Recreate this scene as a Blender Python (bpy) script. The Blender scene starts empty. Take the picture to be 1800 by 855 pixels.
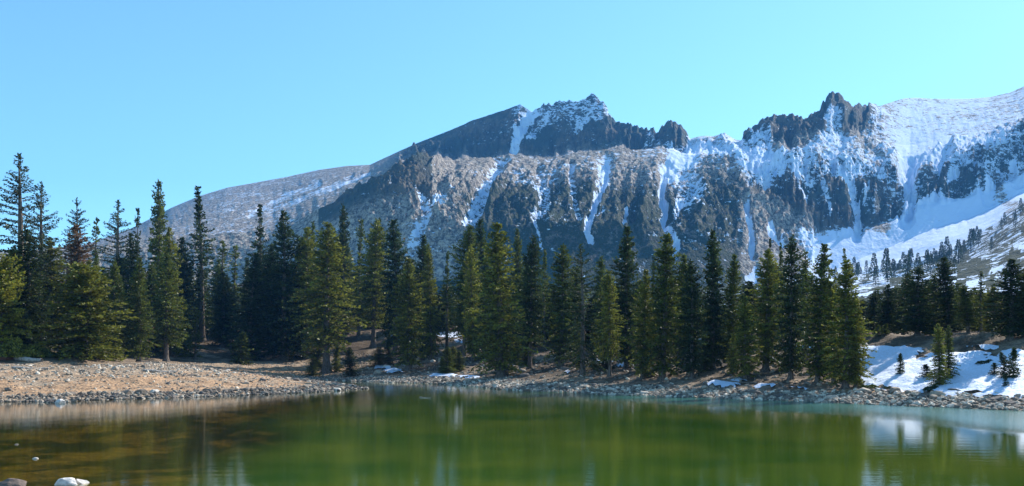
import bpy, math, random
import numpy as np
R = math.radians
sc = bpy.context.scene
col = sc.collection

# ------------------------------------------------------------------ camera, sky, sun, exposure
CAM_H = 2.4          # eye height above the lake
F = 1498.0           # focal length in pixels of the 1800 px wide photo
HOR = 632.0          # row of the true horizon in the photo
cam_d = bpy.data.cameras.new("camera")
cam = bpy.data.objects.new("camera", cam_d); col.objects.link(cam)
cam.location = (0, 0, CAM_H); cam.rotation_euler = (R(90), 0, 0)
cam_d.sensor_width = 36.0
cam_d.lens = 36.0 * F / 1800.0
cam_d.shift_y = (HOR - 427.5) / 1800.0
cam_d.clip_start = 0.1; cam_d.clip_end = 20000
sc.camera = cam

HAZE = 0.00018
SUN_AZ, SUN_EL = 46.0, 35.0        # azimuth to the right of the view direction
w = bpy.data.worlds.new("World"); sc.world = w; w.use_nodes = True
nt = w.node_tree; nt.nodes.clear()
sky = nt.nodes.new("ShaderNodeTexSky"); sky.sky_type = 'NISHITA'; sky.sun_disc = False
sky.sun_elevation = R(SUN_EL); sky.sun_rotation = R(SUN_AZ)
sky.altitude = 3000; sky.air_density = 1.0; sky.dust_density = 1.0; sky.ozone_density = 1.0
tint = nt.nodes.new("ShaderNodeMix"); tint.data_type = 'RGBA'; tint.blend_type = 'MULTIPLY'
tint.inputs[0].default_value = 1.0
tint.inputs[7].default_value = (0.80, 1.14, 1.06, 1)
bg = nt.nodes.new("ShaderNodeBackground"); bg.inputs[1].default_value = 0.15
wo = nt.nodes.new("ShaderNodeOutputWorld")
nt.links.new(sky.outputs[0], tint.inputs[6]); nt.links.new(tint.outputs[2], bg.inputs[0])
nt.links.new(bg.outputs[0], wo.inputs[0])

sd_ = bpy.data.lights.new("sun", 'SUN'); sd_.energy = 5.0; sd_.angle = R(0.5); sd_.color = (1.0, 0.94, 0.85)
sun = bpy.data.objects.new("sun", sd_); col.objects.link(sun)
sun.rotation_euler = (R(90 - SUN_EL), 0, R(-SUN_AZ))
sc.view_settings.view_transform = 'Standard'; sc.view_settings.look = 'None'
sc.view_settings.gamma = 1.0; sc.view_settings.exposure = 0.90
sc.view_settings.use_curve_mapping = False
sc.cycles.max_bounces = 6; sc.cycles.transparent_max_bounces = 8
# (sun_rotation turns clockwise seen from above, the lamp's euler z counter-clockwise)
sun.rotation_euler = (R(90 - SUN_EL), 0, R(180 - SUN_AZ))

# ------------------------------------------------------------------ helpers
rng = np.random.default_rng(7)
random.seed(7)

def hash2(ix, iy, seed):
    n = (ix.astype(np.int64) * 374761393 + iy.astype(np.int64) * 668265263 + seed * 974634777) & 0xffffffff
    n = ((n ^ (n >> 13)) * 1274126177) & 0xffffffff
    n = n ^ (n >> 16)
    return (n & 0xffff) / 65535.0

def vnoise(x, y, seed=0):
    x = np.asarray(x, float); y = np.asarray(y, float)
    ix = np.floor(x); iy = np.floor(y); fx = x - ix; fy = y - iy
    ux = fx * fx * fx * (fx * (fx * 6 - 15) + 10); uy = fy * fy * fy * (fy * (fy * 6 - 15) + 10)
    a = hash2(ix, iy, seed); b = hash2(ix + 1, iy, seed); c = hash2(ix, iy + 1, seed); d = hash2(ix + 1, iy + 1, seed)
    return ((a + (b - a) * ux) * (1 - uy) + (c + (d - c) * ux) * uy) * 2 - 1

def fbm(x, y, oct=4, seed=0, gain=0.5):
    s = 0; a = 1; t = 0
    for o in range(oct):
        s = s + a * vnoise(x * 2 ** o + 17.3 * o, y * 2 ** o - 9.1 * o, seed + o); t += a; a *= gain
    return s / t

def ridged(x, y, oct=4, seed=0, gain=0.5):
    s = 0; a = 1; t = 0
    for o in range(oct):
        s = s + a * (1 - 2 * np.abs(vnoise(x * 2 ** o + 3.7 * o, y * 2 ** o + 5.1 * o, seed + o))); t += a; a *= gain
    return s / t

def sstep(a, b, x):
    t = np.clip((x - a) / (b - a), 0, 1); return t * t * (3 - 2 * t)

def tag(o, label=None, cat=None, group=None, kind=None):
    if label: o['label'] = label
    if cat: o['category'] = cat
    if group: o['group'] = group
    if kind: o['kind'] = kind
    return o

def mesh_np(name, verts, faces, mat=None, parent=None, smooth=False, attrs=None, link=True):
    """faces: (n,k) int array (k = 3 or 4)"""
    me = bpy.data.meshes.new(name)
    verts = np.asarray(verts, np.float32); faces = np.asarray(faces, np.int32)
    n, k = faces.shape
    me.vertices.add(len(verts)); me.vertices.foreach_set('co', verts.ravel())
    me.loops.add(n * k); me.loops.foreach_set('vertex_index', faces.ravel())
    me.polygons.add(n); me.polygons.foreach_set('loop_start', np.arange(0, n * k, k, dtype=np.int32))
    me.polygons.foreach_set('loop_total', np.full(n, k, np.int32))
    me.polygons.foreach_set('use_smooth', np.full(n, smooth, bool))
    if attrs:
        for an, av in attrs.items():
            av = np.asarray(av, np.float32)
            if av.ndim == 1:
                a = me.attributes.new(an, 'FLOAT', 'POINT'); a.data.foreach_set('value', av)
            else:
                a = me.attributes.new(an, 'FLOAT_COLOR', 'POINT')
                rgba = np.ones((len(av), 4), np.float32); rgba[:, :3] = av
                a.data.foreach_set('color', rgba.ravel())
    me.update(calc_edges=True); me.validate()
    if mat: me.materials.append(mat)
    if not link: return me
    o = bpy.data.objects.new(name, me); col.objects.link(o)
    if parent: o.parent = parent
    return o

def grid_faces(nr, nc):
    i = np.arange(nr - 1)[:, None] * nc + np.arange(nc - 1)[None, :]
    i = i.ravel()
    return np.stack([i, i + 1, i + nc + 1, i + nc], 1)

class NT:
    def __init__(s, name):
        s.m = bpy.data.materials.new(name); s.m.use_nodes = True
        s.t = s.m.node_tree; s.t.nodes.clear(); s.out = s.t.nodes.new('ShaderNodeOutputMaterial')
    def n(s, typ, **kw):
        nd = s.t.nodes.new('ShaderNode' + typ)
        for k, v in kw.items(): setattr(nd, k, v)
        return nd
    def l(s, a, b): s.t.links.new(a, b)
    def val(s, sock, v):
        if hasattr(v, 'is_linked') or isinstance(v, bpy.types.NodeSocket): s.l(v, sock)
        else: sock.default_value = v
    def attr(s, name, out='Fac'):
        a = s.n('Attribute', attribute_name=name); return a.outputs[out]
    def pos(s, scale=(1, 1, 1), obj=False):
        if obj: src = s.n('TexCoord').outputs['Object']
        else: src = s.n('NewGeometry').outputs['Position']
        mp = s.n('Mapping'); mp.inputs['Scale'].default_value = scale; s.l(src, mp.inputs[0]); return mp.outputs[0]
    def noise(s, vec, scale, detail=4, rough=0.55, dist=0.0):
        nd = s.n('TexNoise'); nd.inputs['Scale'].default_value = scale; nd.inputs['Detail'].default_value = detail
        nd.inputs['Roughness'].default_value = rough; nd.inputs['Distortion'].default_value = dist
        s.l(vec, nd.inputs['Vector']); return nd.outputs['Fac']
    def voro(s, vec, scale, out='Distance', feature='F1'):
        nd = s.n('TexVoronoi', feature=feature); nd.inputs['Scale'].default_value = scale
        s.l(vec, nd.inputs['Vector']); return nd.outputs[out]
    def math(s, op, a, b=0.0, c=0.0, clamp=False):
        nd = s.n('Math', operation=op, use_clamp=clamp)
        s.val(nd.inputs[0], a); s.val(nd.inputs[1], b); s.val(nd.inputs[2], c); return nd.outputs[0]
    def maprange(s, v, a, b, c=0.0, d=1.0, smooth=True):
        nd = s.n('MapRange', interpolation_type='SMOOTHSTEP' if smooth else 'LINEAR')
        s.val(nd.inputs[0], v); nd.inputs[1].default_value = a; nd.inputs[2].default_value = b
        nd.inputs[3].default_value = c; nd.inputs[4].default_value = d; return nd.outputs[0]
    def mix(s, f, a, b, mode='MIX'):
        nd = s.n('Mix', data_type='RGBA', blend_type=mode)
        s.val(nd.inputs[0], f)
        for k, v in ((6, a), (7, b)):
            if isinstance(v, tuple): nd.inputs[k].default_value = (*v, 1) if len(v) == 3 else v
            else: s.l(v, nd.inputs[k])
        return nd.outputs[2]
    def bump(s, h, strength, dist, normal=None):
        nd = s.n('Bump'); s.val(nd.inputs['Strength'], strength); nd.inputs['Distance'].default_value = dist
        s.l(h, nd.inputs['Height'])
        if normal: s.l(normal, nd.inputs['Normal'])
        return nd.outputs[0]
    def principled(s, color, rough=0.9, normal=None, spec=0.2):
        p = s.n('BsdfPrincipled')
        if isinstance(color, tuple): p.inputs['Base Color'].default_value = (*color, 1)
        else: s.l(color, p.inputs['Base Color'])
        s.val(p.inputs['Roughness'], rough); p.inputs['Specular IOR Level'].default_value = spec
        if normal: s.l(normal, p.inputs['Normal'])
        s.l(p.outputs[0], s.out.inputs[0]); return p

# ------------------------------------------------------------------ materials
def mat_mountain():
    s = NT('mountain_rock')
    P = s.pos()
    n1 = s.noise(P, 0.02, 6, 0.6); n2 = s.noise(P, 0.12, 5, 0.65); n3 = s.noise(P, 0.45, 4, 0.6)
    Pv = s.pos((1, 1, 0.25)); nv = s.noise(Pv, 0.11, 5, 0.7)
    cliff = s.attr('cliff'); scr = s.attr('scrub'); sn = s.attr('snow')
    n4 = s.noise(P, 0.28, 5, 0.75)
    scree = s.mix(s.maprange(n4, 0.38, 0.62), (0.095, 0.085, 0.075), (0.52, 0.45, 0.385))
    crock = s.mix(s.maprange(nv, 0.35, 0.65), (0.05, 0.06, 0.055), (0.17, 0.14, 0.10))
    crock = s.mix(s.maprange(n1, 0.45, 0.6), crock, (0.055, 0.08, 0.07))  # dark teal of shade put into the cliff rock colour
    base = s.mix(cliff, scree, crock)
    # dark krummholz mats between the boulders
    k = s.math('MULTIPLY_ADD', n4, 0.6, s.math('MULTIPLY', n2, 0.4))
    k = s.math('ADD', k, s.math('MULTIPLY_ADD', scr, 0.35, -0.25))
    base = s.mix(s.maprange(k, 0.53, 0.57), base, (0.035, 0.05, 0.022))
    # snow where the snow attribute beats two scales of noise
    Pa = s.pos((0.8, 0.8, 1.5)); na = s.noise(Pa, 0.045, 7, 0.8); nb_ = s.noise(Pa, 0.20, 5, 0.75)
    nm = s.math('MULTIPLY_ADD', na, 0.42, s.math('MULTIPLY', nb_, 0.58))
    q = s.math('ADD', s.math('MULTIPLY_ADD', nm, 4.4, -1.7), s.math('MULTIPLY_ADD', sn, 1.0, -0.47))
    sm = s.maprange(q, 0.46, 0.56)
    c = s.mix(sm, base, (0.60, 0.70, 0.88))  # snow colour lowered and blued to carry the tint of shade
    hb = s.math('ADD', s.math('MULTIPLY', n2, 1.0), s.math('MULTIPLY', nv, 1.0))
    hb = s.math('ADD', hb, s.math('MULTIPLY', n3, 0.35))
    st = s.math('MULTIPLY_ADD', sm, -0.75, 1.0)
    s.principled(c, 0.95, s.bump(hb, st, 7.0), 0.1)
    return s.m

def mat_ground():
    s = NT('ground_soil')
    P = s.pos()
    c = s.attr('Col', 'Color')
    n1 = s.noise(P, 1.3, 5, 0.6); n2 = s.noise(P, 7.0, 4, 0.6)
    v = s.voro(P, 5.0)
    c = s.mix(0.85, c, s.mix(s.maprange(n1, 0.3, 0.7), (0.55, 0.55, 0.55), (1.3, 1.27, 1.2)), 'MULTIPLY')
    c = s.mix(0.8, c, s.mix(s.maprange(n2, 0.35, 0.65), (0.5, 0.5, 0.52), (1.35, 1.3, 1.25)), 'MULTIPLY')
    h = s.math('ADD', s.math('MULTIPLY', n2, 0.6), s.math('MULTIPLY', v, -0.5))
    s.principled(c, 0.95, s.bump(h, 0.9, 0.12), 0.15)
    return s.m

def mat_snow():
    s = NT('shade_tinted_snow')
    P = s.pos(); n = s.noise(P, 1.6, 5, 0.6); n2 = s.noise(P, 9, 3, 0.6)
    c = s.mix(s.maprange(n2, 0.4, 0.75), (0.64, 0.72, 0.88), (0.55, 0.58, 0.66))  # blue of shaded snow mixed into the bank snow colour
    p = s.principled(c, 0.7, s.bump(s.math('ADD', n, s.math('MULTIPLY', n2, 0.2)), 0.6, 0.25), 0.3)
    return s.m

def mat_stone(name, a, b, obj=False):
    s = NT(name)
    P = s.pos(); n = s.noise(P, 14, 4, 0.6)
    rnd = s.attr('tone') if not obj else s.n('ObjectInfo').outputs['Random']
    ramp = s.n('ValToRGB'); s.l(rnd, ramp.inputs[0])
    e = ramp.color_ramp.elements
    e[0].position = 0; e[0].color = (*a, 1); e[1].position = 1; e[1].color = (*b, 1)
    if name in ('shore_stone', 'boulder_stone'):
        m = ramp.color_ramp.elements.new(0.45); m.color = (0.19, 0.155, 0.125, 1)
        m = ramp.color_ramp.elements.new(0.75); m.color = (0.38, 0.31, 0.24, 1)
    c = s.mix(0.6, ramp.outputs[0], s.mix(s.maprange(n, 0.3, 0.7), (0.6, 0.6, 0.6), (1.25, 1.22, 1.18)), 'MULTIPLY')
    s.principled(c, 0.85, s.bump(n, 0.5, 0.04), 0.3)
    return s.m

def mat_bark(name='bark', a=(0.07, 0.055, 0.045), b=(0.2, 0.165, 0.14)):
    s = NT(name)
    P = s.pos((1, 1, 0.2)); n = s.noise(P, 12, 5, 0.65)
    c = s.mix(s.maprange(n, 0.35, 0.65), a, b)
    s.principled(c, 0.95, s.bump(n, 0.8, 0.05), 0.1)
    return s.m

def mat_needles():
    s = NT('conifer_needles')
    oi = s.n('ObjectInfo')
    tone = s.attr('tone')
    P = s.pos(); n = s.noise(P, 0.9, 3, 0.6)
    t = s.math('ADD', s.math('MULTIPLY', tone, 0.6), s.math('MULTIPLY', n, 0.4))
    k = s.mix(s.maprange(t, 0.2, 0.75), (0.3, 0.36, 0.32), (1.9, 1.8, 1.5))  # wide clump tones paint in sunlit and shaded tufts
    c = s.mix(1.0, oi.outputs['Color'], k, 'MULTIPLY')
    br = s.mix(s.maprange(tone, 0.93, 0.97), c, (0.13, 0.085, 0.045))
    d = s.n('BsdfDiffuse'); s.l(br, d.inputs[0])
    tr = s.n('BsdfTranslucent'); s.l(br, tr.inputs[0])
    mx = s.n('MixShader'); mx.inputs[0].default_value = 0.38
    s.l(d.outputs[0], mx.inputs[1]); s.l(tr.outputs[0], mx.inputs[2])
    gl = s.n('BsdfGlossy'); gl.inputs['Roughness'].default_value = 0.45; gl.inputs[0].default_value = (0.8, 0.8, 0.8, 1)
    m2 = s.n('MixShader'); m2.inputs[0].default_value = 0.025
    s.l(mx.outputs[0], m2.inputs[1]); s.l(gl.outputs[0], m2.inputs[2])
    s.l(m2.outputs[0], s.out.inputs[0])
    return s.m

def mat_water():
    s = NT('lake_water')
    depth = s.attr('clear'); rip = s.attr('ripple')
    Pa = s.pos((0.6, 3.2, 1)); Pb = s.pos((1.2, 1.8, 1))
    n1 = s.noise(Pa, 0.9, 3, 0.5); n2 = s.noise(Pb, 7.0, 3, 0.6)
    b1 = s.bump(n1, 0.013, 0.25)
    rs = s.math('MULTIPLY_ADD', rip, 0.22, 0.010)
    b2 = s.bump(n2, rs, 0.12, b1)
    # Schlick's law on the unsigned angle, so that sunlight also reaches the bed
    dt = s.n('VectorMath', operation='DOT_PRODUCT'); s.l(b2, dt.inputs[0]); s.l(s.n('NewGeometry').outputs['Incoming'], dt.inputs[1])
    cs = s.math('SUBTRACT', 1.0, s.math('ABSOLUTE', dt.outputs['Value']), clamp=True)
    frv = s.math('MULTIPLY_ADD', s.math('POWER', cs, 5.0), 0.98, 0.02)
    gl = s.n('BsdfGlossy'); gl.inputs[0].default_value = (1, 1, 1, 1)
    s.l(s.math('MULTIPLY_ADD', rip, 0.12, 0.016), gl.inputs['Roughness']); s.l(b2, gl.inputs['Normal'])
    P = s.pos(); nb = s.noise(P, 0.12, 4, 0.6)
    green = s.mix(s.maprange(nb, 0.35, 0.65), (0.033, 0.080, 0.008), (0.088, 0.122, 0.012))
    green = s.mix(rip, green, (0.02, 0.15, 0.12))  # teal sky reflection painted into the body colour where rippled
    body = s.n('BsdfDiffuse'); s.l(green, body.inputs[0])
    clr = s.n('BsdfTransparent'); clr.inputs[0].default_value = (0.75, 0.68, 0.30, 1)
    bm = s.n('MixShader'); s.l(depth, bm.inputs[0]); s.l(body.outputs[0], bm.inputs[1]); s.l(clr.outputs[0], bm.inputs[2])
    mx = s.n('MixShader'); s.l(frv, mx.inputs[0]); s.l(bm.outputs[0], mx.inputs[1]); s.l(gl.outputs[0], mx.inputs[2])
    s.l(mx.outputs[0], s.out.inputs[0])
    return s.m

M_mtn = mat_mountain(); M_ground = mat_ground(); M_snow = mat_snow(); M_water = mat_water()
M_gravel = mat_stone('shore_stone', (0.05, 0.044, 0.04), (0.74, 0.64, 0.52))
M_rock = mat_stone('boulder_stone', (0.10, 0.09, 0.09), (0.62, 0.57, 0.51), obj=True)
M_pale = mat_stone('pale_boulder', (0.55, 0.5, 0.46), (0.85, 0.8, 0.75), obj=True)
M_brown = mat_stone('brown_boulder', (0.10, 0.07, 0.055), (0.16, 0.12, 0.10), obj=True)
M_bark = mat_bark(); M_need = mat_needles()
M_dead = mat_bark('weathered_wood', (0.22, 0.19, 0.17), (0.5, 0.46, 0.42))
M_redwood = mat_bark('red_driftwood', (0.10, 0.045, 0.03), (0.24, 0.12, 0.08))

# ------------------------------------------------------------------ the lake outline and the near ground
def W(px, D): return (px - 900.0) / F * D
def shore_pt(px, py):
    D = F * CAM_H / (py - HOR); return (W(px, D), D)
shore_px = [(-330, 716), (-150, 711), (0, 707), (60, 706), (105, 708), (150, 704), (230, 701.5), (320, 699), (400, 696), (470, 693.5),
            (520, 691), (570, 688.5), (610, 686), (640, 683.5), (632, 681.5), (600, 676.5), (565, 672), (538, 667.6),
            (560, 666.8), (600, 669.5), (650, 671), (690, 673), (735, 673.5), (780, 676), (840, 680), (880, 684.5), (930, 687.5), (1000, 690),
            (1060, 693.5), (1120, 695.5), (1200, 698.5), (1260, 700.5), (1330, 703), (1400, 705.5), (1470, 709), (1520, 711), (1600, 714.5), (1680, 717.5), (1740, 720),
            (1800, 722.5), (1950, 729), (2150, 738)]
LAKE = [shore_pt(*p) for p in shore_px] + [(26, 12), (18, 6.5), (4, 6.0), (-8, 7.5), (-15, 10), (-24, 15), (-30, 25)]
LAKE = np.array(LAKE)

def lake_sd(X, Y):
    """signed distance to the shoreline, positive on land"""
    X = np.asarray(X, float); Y = np.asarray(Y, float)
    best = np.full(X.shape, 1e9); inside = np.zeros(X.shape, bool)
    n = len(LAKE)
    for i in range(n):
        ax, ay = LAKE[i]; bx, by = LAKE[(i + 1) % n]
        dx, dy = bx - ax, by - ay
        t = np.clip(((X - ax) * dx + (Y - ay) * dy) / (dx * dx + dy * dy), 0, 1)
        d = (X - ax - t * dx) ** 2 + (Y - ay - t * dy) ** 2
        best = np.minimum(best, d)
        c = ((ay > Y) != (by > Y)) & (X < (bx - ax) * (Y - ay) / (by - ay + 1e-12) + ax)
        inside ^= c
    return np.where(inside, -1, 1) * np.sqrt(best)

def ground_z(X, Y):
    X = np.asarray(X, float); Y = np.asarray(Y, float)
    sd = lake_sd(X, Y)
    sd = sd + 0.5 * fbm(X * 0.5, Y * 0.5, 3, 11) * sstep(0, 3, np.abs(sd))
    px = 900 + F * X / np.maximum(Y, 2.0)
    left = 1 - sstep(420, 620, px); right = sstep(1440, 1540, px)
    mid = 1 - np.maximum(left, right)
    L = np.maximum(sd, 0)
    zl = np.interp(L, [0, 4, 14, 18, 25, 40, 140, 400], [0, 0.38, 1.7, 2.1, 3.3, 5.6, 12, 26])
    zm = np.interp(L, [0, 4, 12, 45, 140, 400], [0, 0.42, 1.6, 7.8, 13, 26])
    zr = np.interp(L, [0, 3.5, 5, 18, 50, 140, 400], [0, 0.42, 0.75, 4.2, 4.9, 8.5, 20])
    z = zl * left + zm * mid + zr * right
    z = z + (fbm(X * 0.09, Y * 0.09, 4, 21) * 0.9 * sstep(10, 40, L) + fbm(X * 0.45, Y * 0.45, 4, 31) * 0.22 * sstep(1, 9, L)
             + fbm(X * 1.9, Y * 1.9, 3, 41) * 0.05)
    # bed of the lake: shallow along the left bank, deep in the middle
    bed = -np.interp(-sd, [0, 2, 10, 25, 50], [0, 0.12, 0.55, 1.8, 4])
    bed = bed + fbm(X * 1.3, Y * 1.3, 4, 51) * 0.09 * sstep(0, 2, -sd)
    z = np.where(sd < 0, bed, z)
    near = sstep(8, -4, Y) * (sd > 0)
    return z, sd

def axis(a, b, fine_a, fine_b, step, grow=1.12):
    xs = list(np.arange(fine_a, fine_b, step)); s = step; v = xs[-1]
    while v < b: s *= grow; v += s; xs.append(min(v, b))
    s = step; v = xs[0]; pre = []
    while v > a: s *= grow; v -= s; pre.append(max(v, a))
    return np.array(pre[::-1] + xs)

gx = axis(-320, 320, -48, 42, 0.30); gy = axis(-150, 260, 28, 150, 0.34)
GX, GY = np.meshgrid(gx, gy)
GZ, GS = ground_z(GX, GY)
PX = 900 + F * GX / np.maximum(GY, 2); PY = HOR - F * (GZ - CAM_H) / np.maximum(GY, 2)
# soil colours
sand = np.array([0.42, 0.27, 0.165]); grey = np.array([0.19, 0.15, 0.115]); duff = np.array([0.105, 0.078, 0.055])
pale = np.array([0.36, 0.275, 0.20]); bedc = np.array([0.19, 0.125, 0.055]); wet = np.array([0.12, 0.105, 0.09])
n1 = fbm(GX * 0.25, GY * 0.25, 4, 61); n2 = fbm(GX * 0.9, GY * 0.9, 3, 71)
C = np.zeros(GX.shape + (3,)) + duff
def lay(C, m, c): return C * (1 - m[..., None]) + c * m[..., None]
C = lay(C, sstep(-0.1, 0.3, n1 + 0.4 * n2) * 0.6, pale)
left = 1 - sstep(560, 680, PX)
beach = sstep(19 + 3 * 0, 14, GS + n1 * 5) * left
C = lay(C, beach, pale)
C = lay(C, beach * sstep(1.5, 3.5, GS + n2 * 2) * sstep(14, 10, GS + n1 * 4) * sstep(-0.35, 0.05, n2 + 0.6 * n1), sand)
sh = sstep(7, 4.5, GS + n2 * 2) * (1 - left)
C = lay(C, sh, grey); C = lay(C, sh * sstep(1250, 1450, PX) * sstep(2, 3.5, GS) * sstep(-0.2, 0.2, n2), sand * 0.85)
C = lay(C, sstep(0.5, 0.1, GS), wet)
bednoise = sstep(-0.12, 0.2, fbm(GX * 0.55, GY * 0.28, 5, 81, 0.7))
C = lay(C, sstep(0.0, -0.4, GS), bedc * 0.16)
C = lay(C, sstep(0.0, -0.4, GS) * bednoise, bedc * 1.5)
ground = mesh_np('ground', np.stack([GX, GY, GZ], -1).reshape(-1, 3), grid_faces(len(gy), len(gx)), M_ground, smooth=True,
                 attrs={'Col': C.reshape(-1, 3)})
tag(ground, kind='structure')

# water sheet
wx = axis(-90, 60, -60, 40, 0.7, 1.2); wy = axis(4, 160, 6, 60, 0.6, 1.1)
WX, WY = np.meshgrid(wx, wy)
wz, ws = ground_z(WX, WY)
wpx = 900 + F * WX / WY; wpy = HOR + F * CAM_H / WY
nn = fbm(WX * 0.22, WY * 0.12, 3, 91)
clear = sstep(580, 200, wpx + nn * 160 + (855 - wpy) * -1.3) * sstep(4.2, 2.0, -wz) * 0.85
# a breeze ruffles the far water in front of the right shore
band_lo = np.interp(wpx, [600, 800, 1000, 1200, 1400, 1600, 1800], [676, 684, 700, 712, 724, 738, 762])
ripple = sstep(band_lo + 6, band_lo - 14, wpy + 5 * vnoise(WX * 0.3, WY * 0.3, 5)) * sstep(780, 1150, wpx)
water = mesh_np('water', np.stack([WX, WY, WX * 0], -1).reshape(-1, 3), grid_faces(len(wy), len(wx)), M_water, smooth=True,
                attrs={'clear': clear.ravel(), 'ripple': ripple.ravel()})
tag(water, kind='structure')

# snow lying on the bank: a sheet that rises out of the ground where snow is left
blobs = [  # px, py, rx, ry, amount
    (1560, 640, 50, 22, 1.3), (1620, 662, 80, 26, 1.4), (1700, 660, 110, 34, 1.5), (1790, 665, 60, 40, 1.5), (1560, 618, 60, 9, 1.1), (1850, 670, 90, 40, 1.5),
    (1525, 668, 18, 10, 1.2), (1760, 690, 70, 14, 1.4), (1950, 690, 90, 40, 1.4), (778, 661, 26, 5, 1.0), (820, 664, 26, 4, 0.8), (672, 646, 14, 4, 1.0), (690, 652, 18, 4, .8), (1052, 636, 26, 4, 1.0),
    (1270, 676, 34, 6, 1.0), (1300, 670, 20, 4, .9), (1350, 680, 30, 4, .9), (1405, 684, 28, 3, .8), (1100, 642, 20, 4, .8), (790, 588, 24, 6, .9), (812, 600, 16, 5, .8),
    (545, 606, 10, 3, .7), (1000, 654, 10, 3, .8), (690, 590, 8, 4, .6), (1240, 600, 20, 5, .7), (1410, 610, 30, 8, .7), (1730, 610, 30, 5, .8), (1120, 585, 30, 4, .7)]
SM = np.full(GX.shape, -1.0)
for bx, by, rx, ry, am in blobs:
    d = ((PX - bx) / rx) ** 2 + ((PY - by) / ry) ** 2
    SM = np.maximum(SM, am - d)
bare = sstep(0.0, 0.0001, GS - 4.6 - n2 * 1.5)
SM = SM + 0.55 * n2 + 0.75 * fbm(GX * 1.7, GY * 1.7, 3, 101)
SM = np.where((GS < 3.6 + n2 * 1.5) | (GY < 20), -1.0, SM)
mask = SM > -0.25
SZ = GZ + np.clip(SM, -0.4, 0.5) * 0.32 - 0.01
fc = grid_faces(len(gy), len(gx))
keep = mask.ravel()[fc].all(1)
fc = fc[keep]; used, inv = np.unique(fc, return_inverse=True)
sv = np.stack([GX, GY, SZ], -1).reshape(-1, 3)[used]
tag(mesh_np('snow', sv, inv.reshape(-1, 4), M_snow, smooth=True), kind='structure')

# ------------------------------------------------------------------ the mountains
def curve(pts):
    a = np.array(pts, float); return a
def ev(c, x): return np.interp(x, c[:, 0], c[:, 1]), np.interp(x, c[:, 0], c[:, 2])
# every curve: (photo column, photo row, distance in metres), front to back
K0 = curve([(-900, 600, 170), (600, 590, 170), (1300, 570, 170), (1800, 560, 170), (2700, 560, 170)])
K1 = curve([(-900, 575, 260), (600, 568, 260), (1000, 550, 260), (1400, 540, 260), (1600, 525, 260), (2700, 500, 260)])
K2 = curve([(-900, 560, 560), (500, 520, 560), (700, 520, 600), (1000, 512, 600), (1250, 506, 640), (1400, 496, 680), (1460, 489, 700), (1530, 481, 690), (1600, 470, 670),
            (1680, 446, 640), (1740, 412, 640), (1800, 366, 660), (2000, 300, 700), (2700, 200, 800)])
K3 = curve([(-900, 540, 640), (480, 470, 640), (560, 440, 640), (650, 420, 635), (760, 420, 640), (900, 405, 645), (1100, 400, 660), (1250, 405, 695), (1320, 415, 720), (1400, 440, 745), (1460, 479, 740),
            (1550, 441, 775), (1640, 402, 800), (1700, 386, 810), (1790, 342, 830), (2000, 270, 860), (2700, 150, 900)])
K4 = curve([(-900, 520, 670), (480, 430, 670), (560, 392, 670), (620, 360, 670), (700, 340, 680), (760, 342, 690), (900, 340, 735), (1100, 335, 765), (1250, 340, 790), (1320, 345, 775), (1400, 395, 775), (1460, 415, 790),
            (1500, 410, 800), (1560, 392, 818), (1600, 372, 828), (1700, 348, 838), (1750, 330, 848), (1800, 300, 862), (2000, 220, 900), (2700, 120, 960)])
K5 = curve([(-900, 520, 720), (480, 405, 700), (520, 392, 700), (560, 368, 682), (620, 342, 684), (680, 316, 696), (720, 298, 712), (735, 290, 722), (760, 286, 750), (800, 286, 800), (860, 279, 830), (900, 276, 850), (960, 278, 860),
            (1000, 275, 860), (1050, 267, 870), (1100, 263, 880), (1150, 262, 890), (1200, 262, 895), (1260, 275, 880), (1300, 285, 862), (1340, 292, 850), (1400, 290, 850), (1500, 285, 880),
            (1560, 300, 890), (1600, 314, 885), (1640, 302, 900), (1700, 275, 910), (1740, 262, 920), (1800, 232, 930), (2000, 160, 960), (2700, 60, 1000)])
K5b = curve([(-900, 530, 900), (480, 412, 850), (560, 372, 870), (620, 345, 900), (660, 322, 930), (700, 292, 1080), (760, 288, 1110), (800, 290, 1125), (900, 284, 1095), (1000, 284, 1078), (1100, 272, 1055), (1150, 268, 1035), (1200, 258, 985),
             (1260, 258, 930), (1300, 268, 915), (1330, 262, 905), (1400, 258, 910), (1450, 232, 925), (1500, 235, 960), (1560, 250, 990), (1600, 255, 1010), (1700, 232, 1040), (1800, 200, 1060), (2000, 130, 1080), (2700, 30, 1120)])
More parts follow.
